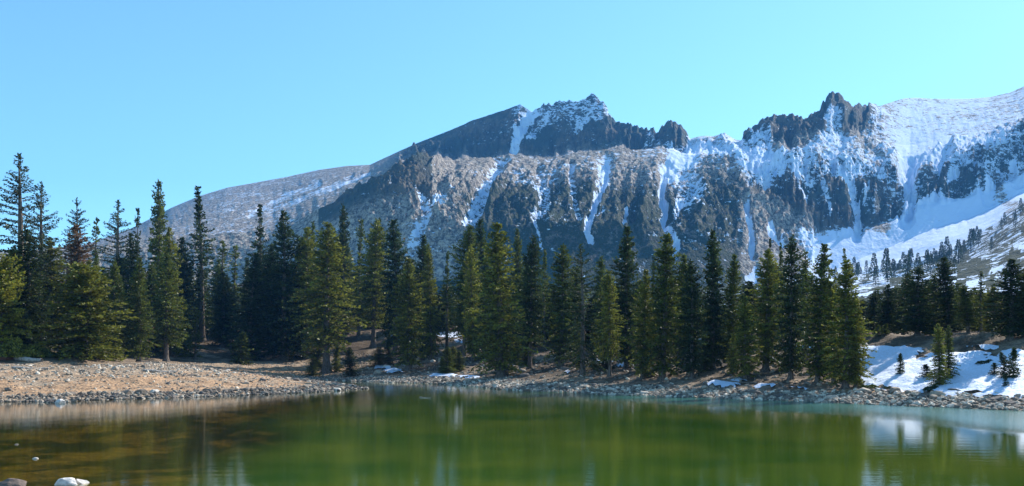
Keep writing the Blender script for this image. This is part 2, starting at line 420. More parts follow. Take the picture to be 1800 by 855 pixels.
K6 = curve([(-900, 520, 1500), (0, 462, 1500), (100, 445, 1500), (160, 427, 1500), (230, 402, 1500), (280, 377, 1500), (300, 366, 1500), (350, 345, 1500), (400, 330, 1480), (440, 323, 1460), (500, 312, 1440), (560, 299, 1400),
            (610, 292, 1360), (650, 290, 1320), (680, 276, 1280), (710, 262, 1250), (740, 249, 1220), (770, 238, 1200), (800, 225, 1190), (830, 212, 1180), (860, 202, 1170), (885, 195, 1165), (905, 187, 1160), (914, 184, 1160), (925, 191, 1160), (936, 196, 1158),
            (945, 190, 1155), (960, 184, 1150), (975, 181, 1150), (983, 176, 1150), (1000, 176, 1150), (1015, 178, 1145), (1030, 172, 1140), (1042, 167, 1140), (1052, 171, 1138), (1060, 182, 1136), (1067, 190, 1134), (1070, 203, 1130), (1078, 203, 1128), (1083, 213, 1126), (1092, 214, 1124), (1105, 215, 1120), (1118, 219, 1116), (1130, 224, 1112),
            (1136, 222, 1110), (1142, 232, 1108), (1149, 224, 1106), (1153, 232, 1104), (1159, 234, 1100), (1166, 221, 1096), (1172, 212, 1094), (1178, 210, 1092), (1186, 215, 1090), (1191, 219, 1088), (1197, 218, 1086), (1205, 232, 1080), (1212, 245, 1070), (1225, 241, 1050), (1240, 239, 1040), (1257, 239, 1030),
            (1268, 235, 1020), (1275, 235, 1015), (1285, 241, 1010), (1296, 247, 1005), (1305, 246, 1000), (1307, 232, 995), (1313, 226, 992), (1320, 226, 990), (1332, 218, 985), (1345, 208, 980), (1360, 205, 978), (1375, 202, 976), (1386, 199, 975), (1394, 196, 975), (1398, 200, 975), (1402, 197, 975), (1408, 203, 975), (1412, 208, 975),
            (1420, 207, 978), (1428, 198, 980), (1436, 194, 984), (1441, 196, 986), (1443, 186, 988), (1447, 175, 990), (1450, 180, 992), (1454, 168, 994), (1462, 162, 996), (1473, 163, 1000), (1480, 170, 1004), (1488, 178, 1010), (1498, 183, 1020), (1520, 184, 1060), (1545, 185, 1100), (1555, 184, 1120), (1570, 179, 1150), (1590, 173, 1180), (1610, 172, 1200),
            (1640, 174, 1215), (1700, 174, 1230), (1740, 171, 1235), (1775, 163, 1235), (1800, 152, 1230), (1830, 138, 1225), (1900, 110, 1220), (2100, 60, 1220), (2700, 0, 1250)])
KC = [K0, K1, K2, K3, K4, K5, K5b, K6]
mc = np.concatenate([np.arange(-900, 150, 12.0), np.arange(150, 1840, 1.35), np.arange(1840, 2700, 12.0)])
nseg = [6, 16, 40, 70, 80, 110, 60, 150]   # rows per band
xs = mc
kd = []; kz = []
for c in KC:
    y_, d_ = ev(c, xs); kd.append(d_); kz.append(CAM_H + (HOR - y_) / F * d_)
kd.append(kd[-1] + 120); kz.append(kz[-1] - 110)
kd.append(kd[-1] + 900); kz.append(kz[-1] - 300)
rowsD = []; rowsZ = []; rowsK = []
segs = nseg[1:] + [14, 4]
for i in range(len(kd) - 1):
    n = segs[i]
    for j in range(n):
        t = j / n
        rowsD.append(kd[i] * (1 - t) + kd[i + 1] * t); rowsZ.append(kz[i] * (1 - t) + kz[i + 1] * t); rowsK.append(i + t)
rowsD.append(kd[-1]); rowsZ.append(kz[-1]); rowsK.append(len(kd) - 1)
MD = np.array(rowsD); MZ = np.array(rowsZ); MK = np.array(rowsK)[:, None] + 0 * MD
MX = (xs[None, :] - 900) / F * MD; MY = MD
# soften the creases between the bands, leave the crests sharp
Zs = MZ.copy()
for it in range(10):
    Z2 = Zs.copy(); Z2[1:-1] = 0.25 * Zs[:-2] + 0.5 * Zs[1:-1] + 0.25 * Zs[2:]
    wgt = np.clip(np.minimum(np.abs(MK - 7) * 12, 1), 0, 1)
    Zs = Zs * (1 - wgt) + Z2 * wgt
MZ0 = Zs
XX = xs[None, :] + 0 * MD
RY = HOR - F * (MZ0 - CAM_H) / MD                      # nominal row, used to lay out gullies and snow on the slopes
tilt = np.interp(XX, [300, 700, 900, 1060, 1200, 1400, 1600, 1800], [-1.2, -0.55, -0.45, -0.2, 0.1, 0.15, -0.25, -0.9])
S = XX - tilt * (300 - RY) * -1.0
env = sstep(2.2, 3.4, MK) * (1 - sstep(6.25, 6.95, MK)) * np.where(XX < 700, sstep(560, 640, XX + 0 * XX) * 0.7 + 0.12, 1.0)
env_b = np.where((XX > 1540) & (MK > 5.6), 0.12, 1.0) * np.where((XX < 700) & (MK > 5.6), 0.25, 1.0)
env_a = np.where((XX > 1430) & (MK < 4.1), 0.12, 1.0)
envF = env * env_a * env_b
warp = fbm(XX * 0.014, RY * 0.02, 3, 201) * 38
sp = ridged((S + warp) / 66.0, RY / 170.0, 3, 211, 0.55)
sp2 = ridged((S + warp * 0.6) / 24.0, RY / 62.0, 4, 221, 0.6)
iso = fbm(XX / 11.0, RY / 9.0, 4, 225, 0.7)
crag = fbm(XX / 9.0, RY / 14.0, 4, 231, 0.6)
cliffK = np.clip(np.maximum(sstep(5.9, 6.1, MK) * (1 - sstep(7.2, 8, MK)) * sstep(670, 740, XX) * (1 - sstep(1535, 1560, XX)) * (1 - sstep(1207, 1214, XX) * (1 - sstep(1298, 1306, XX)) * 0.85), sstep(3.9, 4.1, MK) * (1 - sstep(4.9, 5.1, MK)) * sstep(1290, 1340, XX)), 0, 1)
# gully strokes: carve the snow couloirs into the faces
strokes = [  # points, half width px, depth m, snow
    ([(938, 198), (925, 215), (915, 240), (903, 272)], 9, 10, .85), ([(962, 205), (945, 230), (930, 262)], 5, 5, .7), ([(1030, 205), (1012, 240)], 6, 3, .6),
    ([(880, 283), (868, 305), (848, 335), (838, 360), (822, 395)], 11, 9, .62), ([(775, 345), (752, 385), (735, 420), (720, 440)], 10, 8, .6), ([(735, 340), (748, 360), (745, 380)], 8, 6, .6),
    ([(1066, 285), (1063, 310), (1060, 328), (1045, 365), (1034, 395), (1033, 410), (1038, 426)], 5, 9, .95), ([(1064, 288), (1060, 322)], 13, 5, .62), ([(1060, 378), (1038, 392)], 3, 4, .8),
    ([(1003, 290), (1006, 340), (1012, 372), (1020, 395)], 4, 5, .55), ([(948, 308), (958, 345), (955, 385), (945, 385)], 10, 5, .52), ([(938, 395), (945, 415), (953, 440)], 2.5, 4, .8),
    ([(1172, 285), (1163, 330), (1170, 370), (1162, 380), (1180, 400), (1190, 412), (1186, 450)], 5.5, 9, 1.0), ([(1195, 345), (1188, 380)], 5, 3, .75), ([(1099, 362), (1100, 395)], 2.5, 4, .9),
    ([(1314, 362), (1313, 380), (1321, 420), (1320, 440), (1325, 450)], 4.5, 10, 1.0), ([(1330, 470), (1312, 496)], 7, 4, 1.0), ([(1353, 395), (1356, 412), (1368, 424), (1377, 437)], 5, 8, .95), ([(1366, 422), (1385, 418)], 3, 3, .8),
    ([(1460, 205), (1470, 240), (1462, 280), (1470, 320)], 12, 8, .72), ([(1398, 330), (1408, 350), (1420, 375)], 5, 6, .75), ([(1478, 315), (1500, 345), (1505, 375), (1510, 395), (1505, 420)], 6, 8, .95), ([(1530, 330), (1518, 370)], 3, 5, .8),
    ([(1545, 300), (1548, 330)], 8, 4, .8), ([(1596, 290), (1600, 330), (1598, 365), (1592, 390)], 10, 10, 1.0), ([(1445, 330), (1452, 362), (1460, 390)], 4, 5, .65), ([(1338, 262), (1335, 300), (1338, 322)], 20, 6, .8),
    ([(1212, 262), (1190, 280), (1178, 300)], 16, 4, .9), ([(1240, 258), (1280, 282)], 9, 3, .85), ([(1200, 300), (1215, 350)], 24, 4, .55), ([(1668, 325), (1680, 305)], 7, 5, .9),
    ([(1740, 320), (1738, 350)], 9, 5, .9), ([(1780, 290), (1790, 320)], 9, 5, .85), ([(560, 322), (500, 345), (440, 378)], 5, 2, .55), ([(420, 440), (470, 418), (530, 390), (580, 365)], 6, 3, .7), ([(620, 310), (540, 345), (470, 372)], 4, 2, .5), ([(650, 305), (600, 325), (560, 340)], 3, 2, .6)]
SNOWS = np.zeros(MD.shape); CARVE = np.zeros(MD.shape)
jx = fbm(XX * 0.09, RY * 0.09, 3, 241) * 5
for pts, hw, dep, amt in strokes:
    pts = np.array(pts, float)
    d = np.full(MD.shape, 1e9)
    for i in range(len(pts) - 1):
        a = pts[i]; b = pts[i + 1]; e = b - a
        t = np.clip(((XX + jx - a[0]) * e[0] + (RY - a[1]) * e[1]) / (e @ e), 0, 1)
        d = np.minimum(d, np.hypot(XX + jx - a[0] - t * e[0], RY - a[1] - t * e[1]))
    behind = (MK > 7.02)
    m = np.where(behind, 0, 1 - sstep(hw * 0.7, hw * 1.6, d))
    if pts[:, 1].max() < 280 and 880 < pts[0, 0] < 1080: m = m * (MK > 5.9)
    if pts[:, 0].max() < 680: m = m * (MK > 5.9)
    elif pts[:, 0].max() < 1130 and pts[:, 1].min() > 275: m = m * (MK < 5.3)
    SNOWS = np.maximum(SNOWS, m * (amt if amt > 0.84 else amt * 0.9))
    CARVE = np.maximum(CARVE, np.where(behind, 0, np.exp(-(d / (hw * 1.7)) ** 2)) * dep * (MK < 6.8) * m ** 0.3)
shoulder = 1 - 0.8 * np.exp(-((MK - 5.0) / 0.55) ** 2) * sstep(740, 790, XX) * (1 - sstep(1230, 1280, XX))
relief = envF * shoulder * (sp * 11 + sp2 * 4.5 + iso * 5.5) * (1 + 0.6 * cliffK)
jag = (np.round(vnoise(XX / 4.0, RY * 0 + 3.3, 229) * 2) * 1.4 + np.round(vnoise(XX / 9.0, RY * 0 + 1.3, 228) * 2) * 1.8) * (MK > 6.7) * (MK < 7.3) * sstep(925, 960, XX) * cliffK * 0.8
crest_fade = 1 - sstep(6.6, 7.0, MK) * (1 - sstep(7.0, 7.3, MK)) * 0.88
relief = relief + shoulder * crag * crest_fade * (1.0 + 3.8 * cliffK) * sstep(2.0, 3.2, MK) * env_a
# terraces break the cliffs into ledges and steep risers
MZ1 = MZ0 + relief + jag - CARVE
led = np.sin(MZ1 / 4.5 + 2.5 * fbm(XX / 60, RY / 60, 2, 251)) * 1.3 * cliffK
MZ1 = MZ1 + led * crest_fade
MZ1 = MZ1 + fbm(MX * 0.02, MY * 0.02, 4, 261) * 5 * sstep(0.1, 1.0, MK) * (1 - sstep(2.0, 3.0, MK))
# vertical pillars: push the cliff faces to and fro in distance as well
push = (ridged(XX / 26.0, RY / 200.0, 3, 271) * 9 + ridged(XX / 9.0, RY / 90.0, 2, 281) * 3) * cliffK * crest_fade
MY1 = MY + push; MX1 = MX * MY1 / MY

regions = [  # px, py, radius, snow density
    (330, 370, 60, .20), (430, 360, 60, .26), (520, 335, 60, .24), (600, 315, 60, .20), (250, 410, 50, .15), (680, 300, 40, .12), (740, 275, 40, .02), (800, 250, 45, .0), (840, 225, 30, .05), (870, 240, 22, .1),
    (950, 200, 22, .42), (990, 195, 25, .42), (1040, 190, 20, .45), (1000, 225, 22, .32), (960, 250, 25, .12), (1030, 250, 30, .08), (1080, 235, 22, .05), (1100, 250, 20, .1), (1128, 248, 10, .6), (1175, 235, 16, .0),
    (600, 400, 60, .0), (700, 320, 30, .0), (690, 370, 40, .02), (760, 400, 40, .18), (800, 310, 30, .12), (850, 300, 30, .2), (900, 300, 35, .27), (940, 320, 35, .33), (1000, 300, 35, .3), (1060, 300, 30, .36), (1120, 275, 30, .3), (1120, 320, 35, .16),
    (900, 380, 50, .08), (980, 380, 50, .18), (1060, 400, 50, .06), (1130, 380, 50, .1), (900, 460, 60, .0), (1060, 460, 60, .08), (1230, 330, 18, .1), (1260, 300, 22, .3), (1270, 350, 30, .12), (1230, 400, 40, .18), (1280, 420, 40, .12), (1250, 470, 40, .05), (1210, 260, 22, .7), (1250, 255, 20, .55),
    (1290, 262, 14, .7), (1330, 285, 24, .85), (1330, 320, 18, .5), (1330, 240, 22, .0), (1350, 245, 24, .0), (1390, 238, 28, .0), (1405, 255, 16, .0), (1430, 225, 12, .15), (1465, 185, 22, .0), (1500, 215, 18, .0), (1510, 235, 12, .1), (1375, 278, 13, .55), (1400, 300, 25, .75), (1440, 270, 22, .68), (1470, 255, 20, .75), (1380, 350, 24, .15),
    (1440, 310, 22, .5), (1490, 285, 22, .62), (1500, 310, 18, .65), (1520, 270, 20, .55), (1545, 290, 22, .6), (1530, 230, 18, .55), (1560, 240, 18, .62), (1350, 380, 30, .02), (1420, 380, 30, .12), (1470, 360, 25, .08), (1540, 355, 28, .22), (1570, 330, 18, .4), (1540, 400, 20, .3),
    (1600, 200, 30, .66), (1660, 210, 35, .66), (1620, 260, 35, .85), (1680, 270, 30, .68), (1730, 220, 35, .62), (1780, 190, 35, .55), (1590, 215, 12, .7), (1750, 260, 20, .7), (1630, 320, 20, .32), (1650, 335, 16, .1), (1690, 320, 22, .15), (1740, 295, 25, .42), (1790, 270, 25, .4), (1700, 295, 15, .4), (1760, 330, 20, .35),
    (1440, 440, 25, .78), (1480, 450, 25, .9), (1540, 430, 25, 1.0), (1600, 400, 25, 1.0), (1660, 380, 25, 1.0), (1720, 360, 20, 1.0), (1780, 330, 18, 1.0), (1600, 440, 25, 1.0), (1680, 410, 22, 1.0), (1740, 385, 18, 1.0), (1480, 480, 16, 1.0), (1540, 465, 16, 1.0),
    (1560, 490, 25, .5), (1640, 480, 25, .5), (1700, 460, 22, .5), (1700, 430, 16, .5), (1770, 400, 25, .42), (1760, 440, 20, .40), (1790, 375, 15, .40), (1720, 500, 30, .7), (1800, 460, 30, .7), (1640, 520, 30, .6), (1300, 480, 30, .1), (1380, 460, 30, .15), (1420, 490, 20, .5)]
num = np.zeros(MD.shape); den = np.full(MD.shape, 1e-9)
for rx, ry, rr, dn in regions:
    wgt = np.exp(-(((XX - rx) / rr) ** 2 + ((RY - ry) / (rr * 0.75)) ** 2) * 1.6)
    num += wgt * dn; den += wgt
DEN = num / den
front = MK < 5.45
DEN = np.where((XX < 1130) & front & (RY < 300), np.minimum(DEN, 0.30), DEN)
DEN = np.where((XX < 660) & front, 0.0, DEN)
DEN = np.where((XX < 1130) & front, DEN - 0.06, DEN)
for ex, ey, ea, eb in ((1372, 236, 62, 42), (1503, 218, 26, 26), (1464, 186, 30, 28), (1185, 232, 26, 24), (1100, 240, 40, 26)):
    DEN = DEN * np.where(MK > 5.5, sstep(0.8, 1.15, np.hypot((XX - ex) / ea, (RY - ey) / eb) + 0.25 * fbm(XX / 14, RY / 30, 3, 291)), 1)
DEN = np.where((MK > 5.5) & (XX > 700) & (XX < 1110) & (RY > 232), np.minimum(DEN, 0.06), DEN)
SN = np.clip(np.maximum(DEN - 0.10 * (XX > 1330) * (XX < 1580) * (MK > 4.9), SNOWS), 0, 1)
SN = np.where(MK > 7.1, 0.2, SN)
SCRUB = (sstep(700, 860, XX) * (1 - sstep(1290, 1330, XX)) * sstep(275, 300, RY) * front * (0.35 + 0.65 * sstep(290, 350, RY))
         + 1.5 * (MK < 2.25) + 0.5 * (XX > 1430) * (MK > 2.6) * (MK < 2.9))
SCRUB = np.clip(SCRUB, 0, 1.5)
SN = np.where((MK < 2.2) & (fbm(XX / 22, RY / 9, 4, 301) > 0.12), np.minimum(SN, 0.1), SN)
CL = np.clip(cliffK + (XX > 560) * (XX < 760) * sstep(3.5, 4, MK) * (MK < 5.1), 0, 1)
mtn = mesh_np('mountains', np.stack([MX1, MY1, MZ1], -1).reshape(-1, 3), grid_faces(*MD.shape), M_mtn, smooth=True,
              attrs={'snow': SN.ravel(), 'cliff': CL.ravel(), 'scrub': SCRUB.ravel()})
tag(mtn, kind='structure')

def mtn_point(px, k):
    """a point on the mountain sheet at photo column px and band coordinate k"""
    j = int(np.argmin(np.abs(xs - px))); i = int(np.argmin(np.abs(MK[:, j] - k)))
    return MX1[i, j], MY1[i, j], MZ1[i, j]

# ------------------------------------------------------------------ thin blue mountain air
hm = bpy.data.materials.new('mountain_air'); hm.use_nodes = True; ht = hm.node_tree; ht.nodes.clear()
ho = ht.nodes.new('ShaderNodeOutputMaterial'); pv = ht.nodes.new('ShaderNodeVolumePrincipled')
pv.inputs['Color'].default_value = (0.12, 0.42, 1.0, 1); pv.inputs['Density'].default_value = HAZE; pv.inputs['Anisotropy'].default_value = 0.0
ht.links.new(pv.outputs[0], ho.inputs['Volume'])
hb_v = np.array([(x, y, z) for z in (-7.0, 640.0) for y in (-400.0, 3000.0) for x in (-3200.0, 3200.0)])
hb_f = np.array([(0, 2, 3, 1), (4, 5, 7, 6), (0, 1, 5, 4), (2, 6, 7, 3), (0, 4, 6, 2), (1, 3, 7, 5)])
tag(mesh_np('haze', hb_v, hb_f, hm), kind='stuff')

# ------------------------------------------------------------------ conifers
def tube(path, radii, sides=7):
    path = np.array(path, float); n = len(path); V = []; Fc = []
    for i in range(n):
        for k in range(sides):
            a = 2 * math.pi * k / sides
            V.append((path[i, 0] + radii[i] * math.cos(a), path[i, 1] + radii[i] * math.sin(a), path[i, 2]))
    for i in range(n - 1):
        for k in range(sides):
            k2 = (k + 1) % sides
            Fc.append((i * sides + k, i * sides + k2, (i + 1) * sides + k2, (i + 1) * sides + k))
    return np.array(V), np.array(Fc)

def spruce(seed, H=12.0, Rm=1.5, z0=0.12, shape='column', density=1.0, clump=0.20, droop=0.25, needles=True, gap=0.0, layers=0.23, limb=True, spr=1.0):
    """returns (crown mesh, trunk mesh)"""
    r = np.random.default_rng(seed)
    lean = r.uniform(-0.02, 0.02, 2); ph = r.uniform(0, 6.28, 4)
    def axisxy(z):
        t = z / H
        return (lean[0] * z + 0.10 * np.sin(t * 4 + ph[0]) * t, lean[1] * z + 0.10 * np.sin(t * 5 + ph[1]) * t)
    r0 = 0.016 * H * (1.15 if shape != 'thin' else 0.7)
    zs = np.concatenate([[-0.5, 0.0, 0.25, 0.7], np.linspace(1.5, H * 0.985, 12)])
    rad = r0 * (1 - np.clip(zs, 0, H) / H) ** 0.85 + 0.012
    rad[0] *= 2.0; rad[1] *= 1.75; rad[2] *= 1.25
    tv, tf = tube([(axisxy(max(z, 0))[0], axisxy(max(z, 0))[1], z) for z in zs], rad, 9)
    TV = [tv]; TF = [tf]; off = len(tv)
    CV = []; CT = []
    z = z0 * H
    lobes = r.uniform(0.75, 1.2, 9); lobe_ph = r.uniform(0, 6.28, 9)
    while z < H * 0.995:
        t = z / H; u = (t - z0) / (1 - z0)
        if shape == 'column': pr = min(1.0, 0.72 + u * 1.3) * (1 - u ** 2.3) ** 0.9 + 0.05
        elif shape == 'cone': pr = min(1.0, 0.65 + u * 2.2) * (1 - u) ** 0.8 + 0.04
        elif shape == 'open': pr = min(1.0, 0.8 + u * 1.5) * (1 - u ** 1.5) ** 0.9 + 0.04
        elif shape == 'bush': pr = min(1.0, 0.8 + u * 1.2) * (1 - u ** 2.0) ** 0.55 + 0.06
        elif shape == 'twotop': pr = (min(1.0, 0.7 + u * 1.3) * (1 - u ** 3) ** 0.8 * (0.85 + 0.25 * math.sin(u * 17))) + 0.05
        else: pr = (0.55 + 0.45 * math.sin(u * 9 + ph[2])) * (1 - u ** 2) + 0.08
        nb = max(3, int(r.integers(5, 8) * (0.6 if u > 0.9 else 1)))
        a0 = r.uniform(0, 6.28)
        for b in range(nb):
            if r.random() < gap: continue
            az = a0 + 2 * math.pi * b / nb + r.uniform(-0.35, 0.35)
            lob = 1 + 0.28 * math.sin(az * 2 + ph[3] + u * 7) * 0.8 + 0.18 * math.sin(az * 3 - u * 13 + ph[1])
            L = Rm * pr * lob * r.uniform(0.62, 1.15)
            if r.random() < 0.06: L *= 1.25
            zz = z + r.uniform(-0.15, 0.15)
            # limb: down near the base of the crown, upwards near the top
            up = -0.45 + 1.15 * u if shape in ('open',) else -0.3 + 1.0 * u ** 1.2
            up += r.uniform(-0.15, 0.15)
            m = max(3, int(L / 0.11 * density))
            s = np.linspace(0.12, 1.0, m) + r.uniform(-0.03, 0.03, m)
            hx = np.cos(az) * s * L; hy = np.sin(az) * s * L
            hz = up * s * L - droop * L * s ** 2 * (1 - u) + 0.30 * droop * L * s ** 3
            ax, ay = axisxy(zz)
            if limb and L > 0.25:
                p0 = np.array([ax, ay, zz]); p1 = np.array([ax + hx[m // 2], ay + hy[m // 2], zz + hz[m // 2]]); p2 = np.array([ax + hx[-1] * .95, ay + hy[-1] * .95, zz + hz[-1]])
                lr = 0.006 + 0.010 * L
                side = np.array([-math.sin(az), math.cos(az), 0]); upv = np.array([0, 0, 1.0])
                q = []
                for pnt, rr_ in ((p0, lr), (p1, lr * .7), (p2, lr * .25)):
                    q += [pnt + side * rr_, pnt - side * rr_ * .6 + upv * rr_, pnt - side * rr_ * .6 - upv * rr_]
                TV.append(np.array(q))
                ff = []
                for i in range(2):
                    for k in range(3):
                        k2 = (k + 1) % 3
                        ff.append((i * 3 + k, i * 3 + k2, (i + 1) * 3 + k2, (i + 1) * 3 + k))
                TF.append(np.array(ff) + off); off += 9
            if not needles: continue
            # needle clumps: small pointed blades all round the limb
            per = 4
            S_ = np.repeat(s, per); n = len(S_)
            sx = np.repeat(hx, per) + ax; sy = np.repeat(hy, per) + ay; sz = np.repeat(hz, per) + zz
            spread = 0.34 * spr * L * (1 - np.abs(S_ - 0.55)) * 0.55
            lat = r.uniform(-1, 1, n) * spread
            c0 = np.stack([sx - np.sin(az) * lat, sy + np.cos(az) * lat, sz + r.uniform(-0.09, 0.05, n)], 1)
            d = np.stack([np.cos(az) * 0.8 - np.sin(az) * np.sign(lat) * 0.7, np.sin(az) * 0.8 + np.cos(az) * np.sign(lat) * 0.7, np.full(n, 0.12)], 1)
            d += r.normal(0, 0.45, (n, 3)); d /= np.linalg.norm(d, axis=1)[:, None]
            wv = np.cross(d, r.normal(0, 1, (n, 3))); wv /= np.linalg.norm(wv, axis=1)[:, None] + 1e-6
            ln = clump * r.uniform(0.6, 1.35, n)[:, None]; wd = ln * 0.30
            q = np.stack([c0 - wv * wd * 0.6, c0 + d * ln * 0.45 - wv * wd, c0 + d * ln, c0 + d * ln * 0.45 + wv * wd, ], 1)
            CV.append(q.reshape(-1, 3))
            tone = np.clip(r.random() * 0.55 + r.random(n) * 0.45, 0, 1)
            CT.append(np.repeat(tone, 4))
        z += layers * r.uniform(0.75, 1.3) * (0.8 if u > 0.75 else 1)
    if CV:
        # leader shoot
        ax, ay = axisxy(H)
        n = 26
        c0 = np.stack([np.full(n, ax), np.full(n, ay), H - r.uniform(0, 0.9, n)], 1)
        d = r.normal(0, 0.6, (n, 3)); d[:, 2] = 1.1; d /= np.linalg.norm(d, axis=1)[:, None]
        wv = np.cross(d, r.normal(0, 1, (n, 3))); wv /= np.linalg.norm(wv, axis=1)[:, None]
        q = np.stack([c0 - wv * .02, c0 + d * .1 - wv * .05, c0 + d * .24, c0 + d * .1 + wv * .05], 1)
        CV.append(q.reshape(-1, 3)); CT.append(np.full(n * 4, 0.5))
        cv = np.concatenate(CV); ct = np.concatenate(CT)
        cf = np.arange(len(cv)).reshape(-1, 4)
        crown = mesh_np('crown', cv, cf, M_need, attrs={'tone': ct}, link=False)
    else: crown = None
    trunk = mesh_np('trunk', np.concatenate(TV), np.concatenate(TF), M_bark, smooth=True, link=False)
    return crown, trunk

KIND = {
    'column': [spruce(100 + i, 12, 1.45, 0.08, 'column', 1.0) for i in range(5)],
    'cone': [spruce(200 + i, 12, 1.9, 0.06, 'cone', 1.0) for i in range(3)],
    'open': [spruce(300 + i, 12, 2.2, 0.10, 'open', 1.5, clump=0.12, droop=0.20, gap=0.30, layers=0.30, spr=0.34) for i in range(3)],
    'bush': [spruce(400 + i, 8, 2.0, 0.03, 'bush', 1.2, clump=0.24, droop=0.1) for i in range(2)],
    'ragged': [spruce(500 + i, 12, 1.5, 0.14, 'ragged', 0.9, gap=0.25, layers=0.26) for i in range(3)],
    'trunky': [spruce(600 + i, 12, 1.7, 0.20, 'column', 1.0) for i in range(2)],
    'sapling': [spruce(700 + i, 3.0, 0.62, 0.05, 'cone', 1.3, clump=0.13, layers=0.13) for i in range(3)],
    'thin': [spruce(800 + i, 9, 0.9, 0.15, 'ragged', 0.6, gap=0.5, layers=0.30) for i in range(2)],
    'dead': [spruce(900 + i, 12, 1.2, 0.12, 'ragged', 1.0, needles=False, gap=0.2, layers=0.3) for i in range(2)],
}
DIM = {'column': (12, 1.45), 'cone': (12, 1.9), 'open': (12, 2.2), 'bush': (8, 2.0), 'ragged': (12, 1.5), 'trunky': (12, 1.7), 'sapling': (3.0, .62), 'thin': (9, .9), 'dead': (12, 1.2)}
GREEN = {'dark': (0.034, 0.052, 0.018), 'mid': (0.076, 0.096, 0.020), 'olive': (0.122, 0.132, 0.024), 'bright': (0.15, 0.155, 0.022), 'red': (0.15, 0.092, 0.06), 'blue': (0.04, 0.058, 0.035)}
kcount = {k: 0 for k in KIND}

def ground_hit(px, py, dmin=20, dmax=250):
    D = np.arange(dmin, dmax, 0.4); X = (px - 900) / F * D
    z, sd = ground_z(X, D)
    row = HOR - F * (z - CAM_H) / D
    ok = np.where((sd > 1.2) & (row <= py))[0]
    i = ok[0] if len(ok) else len(D) - 1
    return X[i], D[i], z[i]

def put_tree(x, y, z, H, hw, kind, tone, label, group, name='spruce_tree', trunk_mat=None, rz=None, no_parts=False):
    k = kcount[kind] % len(KIND[kind]); kcount[kind] += 1
    crown, trunk = KIND[kind][k]
    h0, r0 = DIM[kind]
    e = bpy.data.objects.new(name, None); e.empty_display_size = 0.5; col.objects.link(e)
    e.location = (x, y, z - 0.03); e.rotation_euler = (random.gauss(0, 0.018), random.gauss(0, 0.018), random.uniform(0, 6.28) if rz is None else rz)
    sx = hw / r0 / (0.60 if kind == 'open' else 0.92); sz = H / h0
    e.scale = (sx, sx, sz)
    tag(e, label, 'tree', group)
    c = None
    if crown:
        c = bpy.data.objects.new('crown', crown); col.objects.link(c); c.parent = e
        g = np.array(GREEN[tone]) * random.uniform(0.88, 1.12)
        c.color = (*g, 1)
    t = bpy.data.objects.new('trunk', trunk); col.objects.link(t); t.parent = e
    if trunk_mat:
        tm = trunk.copy(); tm.materials.clear(); tm.materials.append(trunk_mat); t.data = tm
    return e

G1 = 'conifers at the left end of the beach'; G2 = 'conifers standing in the front row along the far bank'; G3 = 'conifers above the snowy right bank'
